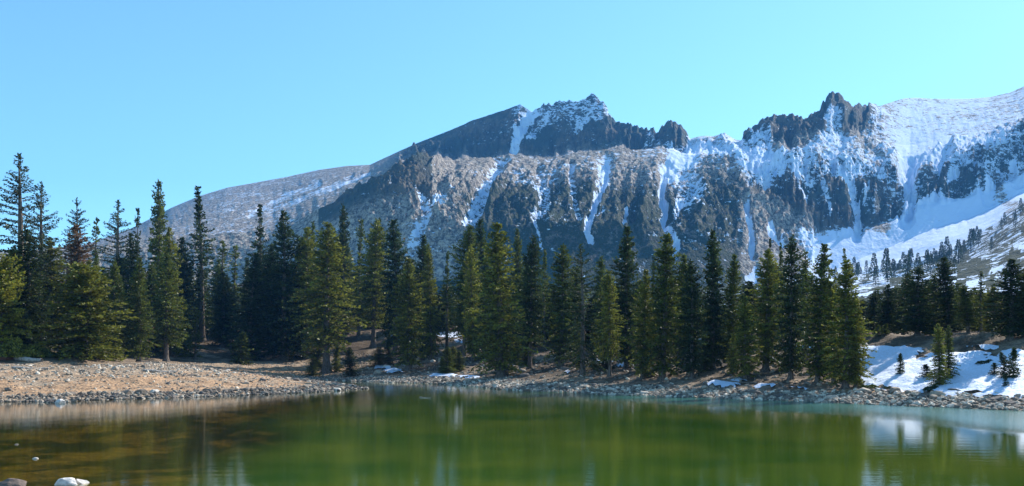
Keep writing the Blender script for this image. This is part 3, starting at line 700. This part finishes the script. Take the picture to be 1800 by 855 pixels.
# column, base row, top row, half width px, kind, tone, extra distance behind the front line, label, group
TREES = [
 (38, 622, 274, 50, 'open', 'blue', 4, 'tallest open-branched blue-green spruce at far left, its bare-looking top high against the sky', G1),
 (76, 620, 321, 34, 'open', 'blue', 6, 'second tall open spruce on the left, leaning close beside the tallest one', G1),
 (133, 610, 349, 24, 'open', 'blue', 12, 'narrow open spruce with its tip against the sky, above the rusty tree', G1),
 (168, 600, 383, 14, 'thin', 'mid', 24, 'very thin sparse spire against the sky just left of a wide-limbed spruce', G1),
 (201, 600, 354, 33, 'open', 'dark', 14, 'spruce with wide upswept limbs against the sky right of the rusty tree', G1),
 (244, 600, 369, 12, 'thin', 'dark', 24, 'thin snag-like spire with a tufted tip just above the mountain foot', G1),
 (278, 622, 317, 30, 'cone', 'mid', 10, 'tall spruce with pale pointed top rising over the left mountain shoulder', G1),
 (240, 622, 412, 32, 'cone', 'dark', 6, 'dark bushy spruce at the left foot of the tall pale-topped one', G1),
 (298, 626, 400, 32, 'cone', 'bright', 2, 'sunlit yellow-green spruce below the tall pale-topped one', G1),
 (356, 615, 332, 31, 'ragged', 'dark', 16, 'sparse tall spruce with a tufted crooked tip in front of the snowy shoulder', G1),
 (318, 612, 420, 22, 'column', 'dark', 16, 'dark slender spruce between the yellow-green one and the crooked-tipped one', G1),
 (4, 624, 452, 36, 'bush', 'bright', 0, 'bright yellow-green pine cut by the left edge of the picture', G1),
 (150, 628, 466, 56, 'bush', 'olive', 1, 'broad low olive pine reaching over the back of the beach', G1),
 (134, 612, 394, 46, 'cone', 'red', 3, 'dying conifer with rusty reddish-brown crown behind the broad olive pine', G1),
 (96, 616, 424, 34, 'column', 'olive', 3, 'olive-green spruce in front of the two tall open ones', G1),
 (52, 618, 405, 42, 'cone', 'dark', 3, 'dark dense spruce filling the foot of the tallest left tree', G1),
 (20, 618, 430, 30, 'column', 'mid', 3, 'mid-green spruce between the edge pine and the dark dense one', G1),
 (182, 612, 470, 30, 'cone', 'dark', 12, 'dark spruce half hidden behind the broad olive pine', G1),
 (215, 606, 452, 30, 'column', 'dark', 14, 'dark spruce under the wide-limbed one, left of the dark bushy spruce', G1),
 (343, 632, 545, 14, 'ragged', 'mid', 3, 'small thin-stemmed young conifer on the gravel at the forest edge', G1),
 (320, 630, 520, 22, 'cone', 'mid', 5, 'short green conifer just left of the thin-stemmed young one', G1),
 (388, 610, 424, 20, 'thin', 'mid', 22, 'slim spire right of the crooked-tipped spruce, before the snow line', G2),
 (410, 610, 434, 18, 'thin', 'mid', 24, 'slim faint spire standing over the white snow streak', G2),
 (455, 622, 364, 26, 'ragged', 'dark', 14, 'dark pointed spruce with open top overlapping the left mountain', G2),
 (436, 632, 448, 38, 'cone', 'dark', 3, 'dark conical spruce in front, left of the widest dark clump', G2),
 (392, 620, 478, 24, 'column', 'dark', 8, 'short dark spruce left of the dark conical one', G2),
 (500, 640, 371, 44, 'cone', 'dark', 5, 'wide dark spruce with broad cone top left of the sunlit tree', G2),
 (534, 640, 402, 30, 'column', 'olive', 7, 'sunlit yellow-green spruce against the wide dark one', G2),
 (478, 630, 430, 28, 'column', 'dark', 7, 'dark spruce in the gap left of the broad cone top', G2),
 (553, 625, 392, 18, 'ragged', 'mid', 16, 'brownish sparse top between the wide dark spruce and the lakeside one', G2),
 (574, 656, 394, 46, 'trunky', 'olive', 2, 'big lakeside spruce with a stout bare pale trunk near the inlet', G2),
 (603, 620, 360, 15, 'column', 'dark', 18, 'slender dark spire rising above the big lakeside spruce', G2),
 (630, 620, 386, 19, 'ragged', 'mid', 18, 'narrow ragged top right of the slender dark spire', G2),
 (656, 622, 388, 30, 'trunky', 'olive', 8, 'sunlit spruce on the slope above the sunny clearing', G2),
 (668, 600, 384, 9, 'thin', 'dark', 26, 'needle-thin spire just behind the sunlit clearing spruce', G2),
 (695, 632, 387, 27, 'column', 'dark', 6, 'tall dark spruce right of the sunny clearing', G2),
 (718, 650, 452, 28, 'column', 'olive', 3, 'shorter olive spruce in front of the tall dark one, beside the snow patch', G2),
 (742, 640, 416, 20, 'column', 'dark', 8, 'narrow dark spruce rising over the blue gully snow', G2),
 (758, 640, 428, 17, 'column', 'olive', 6, 'narrow olive spruce twinned with a dark one over the blue gully snow', G2),
 (785, 630, 444, 17, 'ragged', 'mid', 12, 'low hazy spruce left of the paired tall tops', G2),
 (816, 630, 398, 28, 'trunky', 'mid', 6, 'tall spruce with spreading bare roots above the shore snow', G2),
 (832, 640, 432, 17, 'column', 'bright', 4, 'bright slim spruce lit on its right, beside the one with bare roots', G2),
 (846, 620, 386, 20, 'column', 'dark', 16, 'flat-topped dark spruce between the rooted spruce and the biggest middle one', G2),
 (880, 664, 390, 40, 'column', 'olive', 2, 'biggest bright spruce in the middle of the bank, foliage down to the shore', G2),
 (912, 630, 404, 15, 'column', 'mid', 16, 'slim spruce touching the right side of the biggest middle one', G2),
 (931, 655, 414, 26, 'trunky', 'dark', 5, 'dark spruce with brown lower limbs right of the biggest middle one', G2),
 (957, 630, 440, 18, 'ragged', 'mid', 14, 'short spruce top below the pale gully, left of a twin-topped spruce', G2),
 (986, 650, 430, 29, 'twin' , 'mid', 4, 'twin-topped green spruce standing darkly over the bank clearing', G2),
 (1025, 660, 430, 28, 'open', 'dark', 2, 'black-green spruce with stiff upswept limbs and clear dark trunk', G2),
 (1056, 640, 450, 16, 'column', 'mid', 10, 'low slim spruce right of the stiff black-green one', G2),
 (1072, 662, 476, 23, 'trunky', 'olive', 2, 'short sunlit spruce on a thin trunk above the sandy spot', G2),
 (1101, 655, 400, 27, 'column', 'dark', 5, 'tall dark spruce with rounded top left of the snow couloir', G2),
 (1129, 668, 472, 22, 'column', 'olive', 1, 'shorter bright spruce tucked against the tall rounded dark one', G2),
 (1164, 668, 415, 34, 'column', 'mid', 3, 'broad spruce right below the long snow couloir', G2),
 (1146, 640, 450, 13, 'ragged', 'dark', 14, 'thin dark top just left of the broad couloir spruce', G2),
 (1193, 650, 448, 22, 'column', 'mid', 8, 'hazy spruce right of the couloir bottom', G2),
 (1217, 668, 456, 24, 'column', 'dark', 3, 'dark spruce halfway between the couloir spruce and the tall spire', G2),
 (1253, 662, 404, 24, 'column', 'dark', 4, 'tall dark spire before the green cliff foot', G2),
 (1283, 660, 446, 20, 'column', 'mid', 6, 'smaller pointed spruce right of the tall dark spire', G2),
 (1310, 670, 523, 21, 'column', 'olive', 1, 'short sunlit spruce standing in front of a dark gap', G2),
 (1346, 664, 438, 32, 'column', 'olive', 4, 'broad brownish-green spruce right of the short sunlit one', G2),
 (1353, 640, 422, 13, 'ragged', 'dark', 14, 'thin dark top poking out of the broad brownish-green spruce', G2),
 (1374, 640, 430, 14, 'ragged', 'mid', 14, 'thin top in the notch left of a sharp dark spire', G2),
 (1390, 668, 416, 26, 'column', 'dark', 3, 'sharp dark spire under the cliff wall', G2),
 (1437, 674, 430, 28, 'column', 'mid', 3, 'open-topped spruce with gaps of blue snow showing through', G2),
 (1418, 660, 442, 20, 'ragged', 'mid', 8, 'lacy left partner of the open-topped spruce', G2),
 (1466, 676, 492, 22, 'column', 'olive', 3, 'short mid-green spruce just inside the right end of the front row', G2),
 (1486, 684, 460, 33, 'column', 'olive', 1, 'last big olive spruce at the right end of the front row, beside the snow', G2),
 (1488, 650, 438, 9, 'thin', 'mid', 14, 'needle-thin sparse spire over the sunlit snow apron', G2),
 (1504, 680, 515, 16, 'column', 'bright', 2, 'narrow bright spruce forming the right edge of the front row', G2),
 (1612, 628, 468, 28, 'column', 'dark', 9, 'dark spruce with sunlit right side above the middle of the snowbank', G3),
 (1668, 622, 452, 26, 'column', 'dark', 9, 'tallest black spruce in the middle of the right stand', G3),
 (1775, 640, 454, 33, 'column', 'dark', 6, 'wide black spruce near the right edge of the picture', G3),
 (1800, 636, 470, 24, 'column', 'mid', 7, 'spruce cut by the right edge of the picture', G3),
 (1560, 615, 500, 22, 'column', 'dark', 16, 'blue-shadowed spruce at the left of the right stand', G3),
 (1538, 615, 512, 18, 'column', 'dark', 20, 'dark spruce just past the gap right of the front row', G3),
 (1587, 615, 482, 18, 'column', 'dark', 16, 'dark slim spruce left of the sunlit-sided one', G3),
 (1640, 618, 482, 20, 'column', 'mid', 12, 'hazy spruce between two black ones in the right stand', G3),
 (1702, 628, 500, 22, 'trunky', 'mid', 8, 'green spruce on a visible trunk right of the tallest black one', G3),
 (1725, 620, 478, 18, 'ragged', 'mid', 14, 'ragged spruce before the rocky snowfield', G3),
 (1746, 628, 505, 20, 'column', 'olive', 9, 'lower olive spruce left of the wide black one', G3),
 (1652, 684, 568, 19, 'cone', 'olive', 1, 'young spruce in the snow, its dark skirt spread over the bank', G3),
 (1668, 672, 572, 15, 'cone', 'mid', 3, 'narrow young spruce close behind the dark-skirted one', G3),
 (1582, 664, 622, 9, 'sapling', 'dark', 1, 'small dark sapling alone on the left of the snowbank', G3),
 (1746, 664, 640, 9, 'sapling', 'dark', 1, 'stubby dark sapling on the snow left of the shaded trunks', G3),
 (1765, 668, 620, 12, 'sapling', 'blue', 1, 'blue-shaded sapling on the snow below the wide black spruce', G3),
 (1782, 668, 612, 13, 'sapling', 'dark', 1, 'bushy sapling on the snow right of the blue-shaded one', G3),
 (1768, 684, 672, 6, 'sapling', 'dark', 0, 'tiny tuft of conifer low on the snow near the right edge', G3),
 (1556, 612, 580, 8, 'sapling', 'mid', 6, 'tall slim sapling in front of the shadowed wood', G3),
 (1543, 612, 588, 8, 'sapling', 'mid', 5, 'short sapling behind the top of the snowbank', G3),
 (1630, 668, 640, 14, 'sapling', 'dark', 0, 'grey bare-limbed young conifer left of the dark-skirted one', G3),
 (592, 655, 612, 11, 'sapling', 'olive', 0, 'little yellow-green sapling beside the stout lakeside trunk', G2),
 (425, 640, 585, 20, 'sapling', 'mid', 1, 'bushy young conifer at the foot of the dark conical spruce', G2),
 (206, 628, 600, 12, 'sapling', 'olive', 1, 'low green sapling at the right tip of the broad olive pine', G1),
]
for (px, yb, yt, hw, kind, tone, back, lab, grp) in TREES:
    if kind == 'twin': kind = 'column'
    x, y, z = ground_hit(px, yb)
    if back > 3:
        x2, y2 = x * (y + back * 0.7) / y, y + back * 0.7
        z2 = float(ground_z(np.array([x2]), np.array([y2]))[0][0]); x, y, z = x2, y2, z2
    ztop = CAM_H + (HOR - yt) / F * y
    put_tree(x, y, z, max(ztop - z, 0.8), hw / F * y, kind, tone, lab, grp,
             name='pine_tree' if kind == 'bush' and tone != 'red' else ('sapling' if kind == 'sapling' else 'spruce_tree'))

# dead white-barked trunk between the left pines
for px, yb, yt, lab in ((116, 616, 470, 'bare white-barked dead trunk showing between the left pines'), (206, 600, 520, 'bare grey dead stem in the shade behind the broad olive pine')):
    x, y, z = ground_hit(px, yb); y_ = y
    tag(put_tree(x, y, z, (yb - yt) / F * y, 14 / F * y, 'dead', 'mid', lab, None, 'dead_tree', trunk_mat=M_dead), lab, 'dead tree')

# trees filling the wood behind the front row
skyline = np.array([(-100, 470), (0, 470), (100, 470), (160, 440), (220, 452), (300, 430), (360, 440), (420, 462), (470, 420), (540, 410), (600, 402), (650, 420), (720, 440), (770, 475), (830, 432), (900, 430), (950, 462),
                    (1000, 462), (1060, 500), (1110, 452), (1150, 470), (1200, 482), (1240, 490), (1290, 492), (1330, 470), (1380, 458), (1440, 470), (1500, 500), (1530, 515), (1600, 495), (1660, 495), (1720, 510), (1780, 500), (1900, 490)], float)
nb = 0
for i in range(160):
    px = -60 + i * (1590 / 99.0) + random.uniform(-9, 9) if i < 100 else 1532 + (i - 100) * 5.3 + random.uniform(-7, 7)
    x, y, z = ground_hit(px, 640 if px < 1500 else 622)
    y2 = y + (random.uniform(7, 45) * (1.0 if px < 600 else 0.8) if i < 100 else [random.uniform(5, 16), random.uniform(18, 34), random.uniform(36, 62)][i % 3]); x2 = x * y2 / y
    if 615 < px < 830 and y2 - y < 26: y2 = y + random.uniform(28, 50); x2 = x * y2 / y
    z2 = float(ground_z(np.array([x2]), np.array([y2]))[0][0])
    yt = np.interp(px, skyline[:, 0], skyline[:, 1]) + (random.uniform(4, 60) if i < 100 else [random.uniform(25, 60), random.uniform(5, 35), random.uniform(-5, 22)][i % 3])
    H = CAM_H + (HOR - yt) / F * y2 - z2
    if H < 3: continue
    kind = random.choice(['column', 'column', 'column', 'cone', 'ragged', 'trunky'] if i < 100 else ['column', 'column', 'cone'])
    if px < 480: lab = 'dark spruce half hidden in the wood behind the left conifers'
    elif px < 1520: lab = 'spruce half hidden in the wood behind the front row of the far bank'
    else: lab = 'shadowed spruce in the wood behind the snowy right bank'
    put_tree(x2, y2, z2, H, (random.uniform(20, 31) if i < 100 else random.uniform(21, 30)) / F * y2, kind, random.choice(['dark', 'dark', 'mid', 'mid', 'olive']), lab, 'spruces in the wood behind the front row')

for i in range(26):
    px = random.uniform(470, 1515); yb = random.uniform(628, 664)
    x, y, z = ground_hit(px, yb)
    put_tree(x, y, z, random.uniform(1.4, 4.2), random.uniform(10, 20) / F * y, 'cone', random.choice(['dark', 'mid', 'mid', 'olive']),
             'low young conifer in the undergrowth beneath the spruces of the far bank', 'young conifers beneath the far bank spruces', name='young_conifer')

# small conifers scattered over the far moraine on the right: single meshes, a few pixels each
def tiny_conifer(seed):
    r = np.random.default_rng(seed); V = []; T = []
    tv, tf = tube([(0, 0, -0.5), (0, 0, 3), (0, 0, 8)], [0.25, 0.18, 0.03], 5)
    n = 420
    u = r.random(n) ** 0.8; zz = 0.6 + u * 7.6; rad = 1.7 * (1 - u) ** 0.8 + 0.12; a = r.uniform(0, 6.28, n); rr = rad * np.sqrt(r.random(n))
    c0 = np.stack([rr * np.cos(a), rr * np.sin(a), zz], 1)
    d = np.stack([np.cos(a), np.sin(a), np.full(n, 0.15)], 1) + r.normal(0, .35, (n, 3)); d /= np.linalg.norm(d, axis=1)[:, None]
    wv = np.cross(d, r.normal(0, 1, (n, 3))); wv /= np.linalg.norm(wv, axis=1)[:, None]
    q = np.stack([c0 - wv * .08, c0 + d * .3 - wv * .16, c0 + d * .65, c0 + d * .3 + wv * .16], 1).reshape(-1, 3)
    v = np.concatenate([tv, q]); f = np.concatenate([tf, np.arange(len(q)).reshape(-1, 4) + len(tv)])
    me = mesh_np('distant_conifer', v, f, M_need, attrs={'tone': np.concatenate([np.full(len(tv), .1), np.repeat(r.random(n) * .8, 4)])}, link=False)
    return me
tiny = [tiny_conifer(40 + i) for i in range(3)]
cnt = 0
lab_t = 'small dark conifer scattered over the distant snowy moraine on the right'
for i in range(1200):
    px = random.uniform(1440, 1830); k = 2.0 - abs(random.gauss(0, 0.10)) if random.random() < 0.55 else random.uniform(1.25, 2.0)
    if px > 1690 and k < 1.9 and random.random() < 0.5: continue
    x, y, z = mtn_point(px, k)
    if float(vnoise(np.array([px / 16.0]), np.array([k * 9.0]), 77)[0]) < 0.05 and random.random() < 0.75: continue
    o = bpy.data.objects.new('distant_conifer', random.choice(tiny)); col.objects.link(o)
    s_ = random.uniform(0.6, 1.5) * (1.25 if k < 1.85 else 0.85)
    o.location = (x, y, z); o.scale = (s_ * 0.85, s_ * 0.85, s_ * 1.1); o.rotation_euler = (0, 0, random.uniform(0, 6.28)); o.color = (0.035, 0.050, 0.022, 1)
    tag(o, lab_t, 'tree', 'small conifers on the distant moraine'); cnt += 1
    if cnt >= 95: break

# ------------------------------------------------------------------ stones, boulders, driftwood, shrubs
def ico():
    t = (1 + 5 ** .5) / 2
    v = np.array([(-1, t, 0), (1, t, 0), (-1, -t, 0), (1, -t, 0), (0, -1, t), (0, 1, t), (0, -1, -t), (0, 1, -t), (t, 0, -1), (t, 0, 1), (-t, 0, -1), (-t, 0, 1)], float)
    v /= np.linalg.norm(v[0])
    f = np.array([(0, 11, 5), (0, 5, 1), (0, 1, 7), (0, 7, 10), (0, 10, 11), (1, 5, 9), (5, 11, 4), (11, 10, 2), (10, 7, 6), (7, 1, 8), (3, 9, 4), (3, 4, 2), (3, 2, 6), (3, 6, 8), (3, 8, 9), (4, 9, 5), (2, 4, 11), (6, 2, 10), (8, 6, 7), (9, 8, 1)])
    return v, f
def subdiv(v, f):
    v = list(map(tuple, v)); cache = {}; nf = []
    def mid(a, b):
        k = (min(a, b), max(a, b))
        if k not in cache:
            m = (np.array(v[a]) + np.array(v[b])) / 2; m /= np.linalg.norm(m); v.append(tuple(m)); cache[k] = len(v) - 1
        return cache[k]
    for a, b, c in f:
        ab, bc, ca = mid(a, b), mid(b, c), mid(c, a); nf += [(a, ab, ca), (b, bc, ab), (c, ca, bc), (ab, bc, ca)]
    return np.array(v), np.array(nf)

IV, IF = ico()
def scatter_stones(name, X, Y, Z, size, tones, mat):
    n = len(X)
    base = np.repeat(IV[None], n, 0) * rng.uniform(0.72, 1.2, (n, 12, 1))
    sc3 = np.stack([size * rng.uniform(0.7, 1.35, n), size * rng.uniform(0.7, 1.2, n), size * rng.uniform(0.5, 0.95, n)], 1)
    base = base * sc3[:, None, :]
    a = rng.uniform(0, 6.28, n); ca, sa = np.cos(a)[:, None], np.sin(a)[:, None]
    bx = base[..., 0] * ca - base[..., 1] * sa; by = base[..., 0] * sa + base[..., 1] * ca
    tl = rng.normal(0, 0.25, n)[:, None]; bz = base[..., 2] + bx * tl
    V = np.stack([bx + X[:, None], by + Y[:, None], bz + (Z + size * 0.12)[:, None]], -1).reshape(-1, 3)
    Fc = (IF[None] + (np.arange(n) * 12)[:, None, None]).reshape(-1, 3)
    return mesh_np(name, V, Fc, mat, attrs={'tone': np.repeat(tones, 12)})

def sample_band(n, sd_lo, sd_hi, px_lo, px_hi, dmin=25, dmax=150):
    X = []; Y = []
    tot = 0
    while tot < n:
        px = rng.uniform(px_lo, px_hi, 40000); D = np.sqrt(rng.uniform(dmin ** 2, dmax ** 2, 40000))
        x = (px - 900) / F * D; sd = lake_sd(x, D)
        ok = (sd > sd_lo) & (sd < sd_hi)
        X.append(x[ok]); Y.append(D[ok]); tot += ok.sum()
    X = np.concatenate(X)[:n]; Y = np.concatenate(Y)[:n]
    Z, sd = ground_z(X, Y); return X, Y, Z, sd

parts = []
for n, a, b, p0, p1, d0, d1, s0, s1, t0, t1 in (
    (4600, -0.35, 2.8, -40, 660, 38, 110, 0.06, 0.20, 0.0, 0.85),     # wet dark stones at the left water's edge
    (4200, 2.0, 17, -40, 640, 38, 120, 0.035, 0.13, 0.3, 1.0),         # loose stones up the beach
    (1300, 9, 17, -40, 460, 38, 90, 0.05, 0.17, 0.5, 1.0),             # pale cobbles along the top of the beach
    (8200, -0.25, 4.2, 640, 1840, 30, 100, 0.055, 0.20, 0.25, 1.0),
    (1800, -0.2, 5.0, 540, 900, 75, 150, 0.06, 0.20, 0.2, 0.9),
    (3200, 4.5, 22, 560, 1520, 50, 150, 0.05, 0.22, 0.1, 0.9)):
    X, Y, Z, sd = sample_band(n, a, b, p0, p1, d0, d1)
    parts.append((X, Y, Z, s0 + (s1 - s0) * rng.random(n) ** 1.9, t0 + (t1 - t0) * rng.random(n)))
A = [np.concatenate([p[i] for p in parts]) for i in range(5)]
tag(scatter_stones('shore_gravel', *A, M_gravel), kind='stuff')

def rock_mesh(seed, lv=2, flat=0.75, mat=None):
    r = np.random.default_rng(seed); v, f = ico()
    for _ in range(lv): v, f = subdiv(v, f)
    for k in range(9):   # chop with planes for angular facets
        d = r.normal(0, 1, 3); d /= np.linalg.norm(d); h = r.uniform(0.55, 0.85)
        t = v @ d; m = t > h; v[m] -= np.outer(t[m] - h, d)
    v += (vnoise(v[:, 0] * 3 + seed, v[:, 1] * 3 + v[:, 2] * 2.3, seed) * 0.06)[:, None] * v
    v[:, 2] *= flat; v[:, 0] *= r.uniform(1.0, 1.35)
    return mesh_np('boulder', v, f, mat or M_rock, smooth=False, link=False)
RM = [rock_mesh(i, 2) for i in range(8)]
def put_rock(x, y, z, s, label, group=None, name='rock', me=None, scl=(1, 1, 1)):
    o = bpy.data.objects.new(name, me or random.choice(RM)); col.objects.link(o)
    o.location = (x, y, z + s * 0.15); o.scale = (s * scl[0], s * scl[1], s * scl[2]); o.rotation_euler = (random.uniform(-.2, .2), random.uniform(-.2, .2), random.uniform(0, 6.28))
    tag(o, label, 'rock', group); return o
for n, a, b, p0, p1, d0, d1, s0, s1, lab in (
    (70, -0.2, 2.5, 0, 620, 38, 90, .15, .34, 'angular grey stone lying along the water edge of the left beach'),
    (45, 3, 17, 0, 560, 38, 100, .12, .28, 'loose pale stone lying up on the sandy left beach'),
    (85, 0.0, 4.5, 700, 1800, 30, 90, .16, .38, 'pale angular stone in the rubble strip of the far shore'),
    (60, 5, 24, 600, 1500, 50, 150, .22, .6, 'rock lying on the ground among the trees of the far bank')):
    X, Y, Z, sd = sample_band(n, a, b, p0, p1, d0, d1)
    for i in range(n):
        put_rock(X[i], Y[i], Z[i], random.uniform(s0, s1), lab, lab.replace('stone', 'stones').replace('rock ', 'rocks ', 1))

def at_water(px, py): D = F * CAM_H / (py - HOR); return (px - 900) / F * D, D
x, y = at_water(118, 852); put_rock(x, y, -0.03, 0.18, 'large pale speckled boulder in the water at the bottom left', name='boulder', me=rock_mesh(51, 3, 0.8, M_pale), scl=(1.0, .8, .95)).rotation_euler = (0, 0, 0.3)
x, y = at_water(141, 850); put_rock(x, y, -0.03, 0.14, 'smaller pale stone touching the right end of the large boulder', name='boulder', me=rock_mesh(52, 3, 0.8, M_pale))
x, y = at_water(14, 858); put_rock(x, y, -0.05, 0.32, 'dark brown boulder in the bottom left corner', name='boulder', me=rock_mesh(53, 3, 0.7, M_brown), scl=(1, 1, .8)).rotation_euler = (0, 0, 0.1)
x, y = at_water(62, 807); put_rock(x, y, -0.02, 0.065, 'small white-topped stone poking from the shallow water', name='boulder')
x, y = at_water(29, 782); put_rock(x, y, -0.02, 0.055, 'tiny stone tip in the water nearest the left edge', name='boulder')
x, y = at_water(106, 709); put_rock(x, y, 0.0, 0.26, 'white-topped stone standing at the left waterline', name='boulder', me=rock_mesh(54, 3, 0.9, M_pale))
RM[0].materials[0] = M_rock

# driftwood
def log(name, a, b, r0, r1, mat, label, cat='log', bend=0.1):
    a = np.array(a, float); b = np.array(b, float); n = 10; sides = 8
    e = b - a; L = np.linalg.norm(e); e /= L; sd1 = np.cross(e, (0, 0, 1)); sd1 /= np.linalg.norm(sd1); up = np.cross(sd1, e)
    V = []; Fc = []
    for i in range(n):
        t = i / (n - 1); c = a + e * L * t + sd1 * bend * math.sin(t * 5) + up * bend * 0.3 * math.sin(t * 8); rr = (r0 * (1 - t) + r1 * t) * random.uniform(.85, 1.15)
        for k in range(sides):
            an = 2 * math.pi * k / sides; V.append(c + (sd1 * math.cos(an) + up * math.sin(an)) * rr)
    for i in range(n - 1):
        for k in range(sides):
            k2 = (k + 1) % sides; Fc.append((i * sides + k, i * sides + k2, (i + 1) * sides + k2, (i + 1) * sides + k))
    V.append(a - e * r0 * .2); V.append(b + e * r1 * .3)
    for k in range(0, sides, 1):
        k2 = (k + 1) % sides
        Fc.append((n * sides, k2, k, k)); Fc.append((n * sides + 1, (n - 1) * sides + k, (n - 1) * sides + k2, (n - 1) * sides + k2))
    quads = np.array([f for f in Fc if f[2] != f[3]])
    o = mesh_np(name, np.array(V), quads, mat, smooth=True); tag(o, label, cat); return o
def G(px, py):
    x, y, z = ground_hit(px, py); return (x, y, z)
def logpx(p, q, r0, r1, mat, label, **k):
    a = G(*p); b = G(*q); return log('fallen_log', (a[0], a[1], a[2] + r0 * .6), (b[0], b[1], b[2] + r1 * .6), r0, r1, mat, label, **k)
logpx((-10, 633), (22, 634), .28, .22, M_redwood, 'short reddish driftwood log at the far left top of the beach')
logpx((30, 633), (72, 637), .24, .14, M_dead, 'whitened driftwood log lying right of the reddish one')
logpx((252, 653), (312, 655), .10, .05, M_dead, 'long thin pale driftwood pole lying across the beach')
logpx((20, 648), (85, 650), .09, .05, M_dead, 'thin bleached stick of driftwood below the whitened log')
logpx((1666, 692), (1716, 694), .12, .07, M_bark, 'dark fallen log half sunk in the snow on the right bank')
logpx((1258, 672), (1330, 676), .12, .06, M_bark, 'fallen trunk lying along the top of the far shore strip')
logpx((1355, 628), (1382, 650), .12, .08, M_dead, 'grey fallen trunk slanting down among the front row spruces')
logpx((700, 640), (770, 668), .09, .05, M_dead, 'pale fallen pole slanting across the slope above the shore snow')
logpx((1522, 607), (1536, 615), .10, .05, M_dead, 'bleached broken stem leaning at the gap in the trees')
x, y = at_water(738, 699); x2, y2 = at_water(757, 701)
log('floating_branch', (x, y, 0.02), (x2, y2, 0.03), .03, .015, M_dead, 'thin pale branch floating on the calm middle of the lake', 'branch', .05)

# juniper mat on the left bank and low shrubs
def shrub_mesh(seed, n=2600, sx=1.0, sz=0.4):
    r = np.random.default_rng(seed)
    a = r.uniform(0, 6.28, n); q = np.sqrt(r.random(n)); lump = 1 + .25 * np.sin(a * 3 + seed) + .15 * np.sin(a * 7)
    x = q * np.cos(a) * sx * lump; y = q * np.sin(a) * 0.6 * lump; z = sz * (1 - q ** 2.2) * (0.75 + .35 * r.random(n)) * (1 + .3 * np.sin(x * 7) * np.cos(y * 6))
    c0 = np.stack([x, y, np.maximum(z - .03, 0)], 1); d = r.normal(0, .6, (n, 3)); d[:, 2] = np.abs(d[:, 2]) + .4; d /= np.linalg.norm(d, axis=1)[:, None]
    wv = np.cross(d, r.normal(0, 1, (n, 3))); wv /= np.linalg.norm(wv, axis=1)[:, None]; ln = .085 * r.uniform(.6, 1.4, n)[:, None]
    v = np.stack([c0 - wv * ln * .2, c0 + d * ln * .5 - wv * ln * .35, c0 + d * ln, c0 + d * ln * .5 + wv * ln * .35], 1).reshape(-1, 3)
    return mesh_np('shrub', v, np.arange(len(v)).reshape(-1, 4), M_need, attrs={'tone': np.repeat(r.random(n) * .9, 4)}, link=False)
SH = [shrub_mesh(i) for i in range(3)]
for px, py, wpx_, sz, tone, lab in (
    (10, 630, 46, 1.1, 'bright', 'low yellow-green juniper mat at the left edge above the driftwood'),
    (62, 629, 40, 1.0, 'olive', 'olive juniper mat right of the one at the left edge'),
    (118, 628, 26, 0.8, 'mid', 'small green shrub under the broad olive pine'),
    (178, 630, 30, 0.9, 'olive', 'green shrub spilling onto the beach below the broad olive pine'),
    (332, 628, 18, 0.8, 'olive', 'yellowish tuft at the foot of the thin-stemmed young conifer'),
    (1600, 676, 10, .8, 'dark', 'dark twiggy shrub in the snow left of the young spruces'),
    (1682, 676, 14, .7, 'dark', 'dark shrub at the right foot of the young spruces'),
    (1562, 686, 10, .8, 'dark', 'lowest dark shrub where the snow meets the rubble strip'),
    (1530, 682, 20, .6, 'mid', 'low shrub beside the last big olive spruce'),
    (1640, 690, 20, .9, 'dark', 'wide dark shrub spread over the snow at the foot of the young spruces'),
    (1716, 668, 12, .8, 'dark', 'dark shrub alone on the snow above the half sunk log'),
    (1735, 640, 22, .7, 'dark', 'dark shrub along the upper edge of the snow, left of the wide black spruce')):
    x, y, z = ground_hit(px, py); s_ = wpx_ / F * y
    o = bpy.data.objects.new('shrub', random.choice(SH)); col.objects.link(o); o.location = (x, y, z - .02); o.scale = (s_, s_, s_ * sz); o.rotation_euler = (0, 0, random.uniform(-.4, .4))
    o.color = (*GREEN[tone], 1); tag(o, lab, 'shrub')
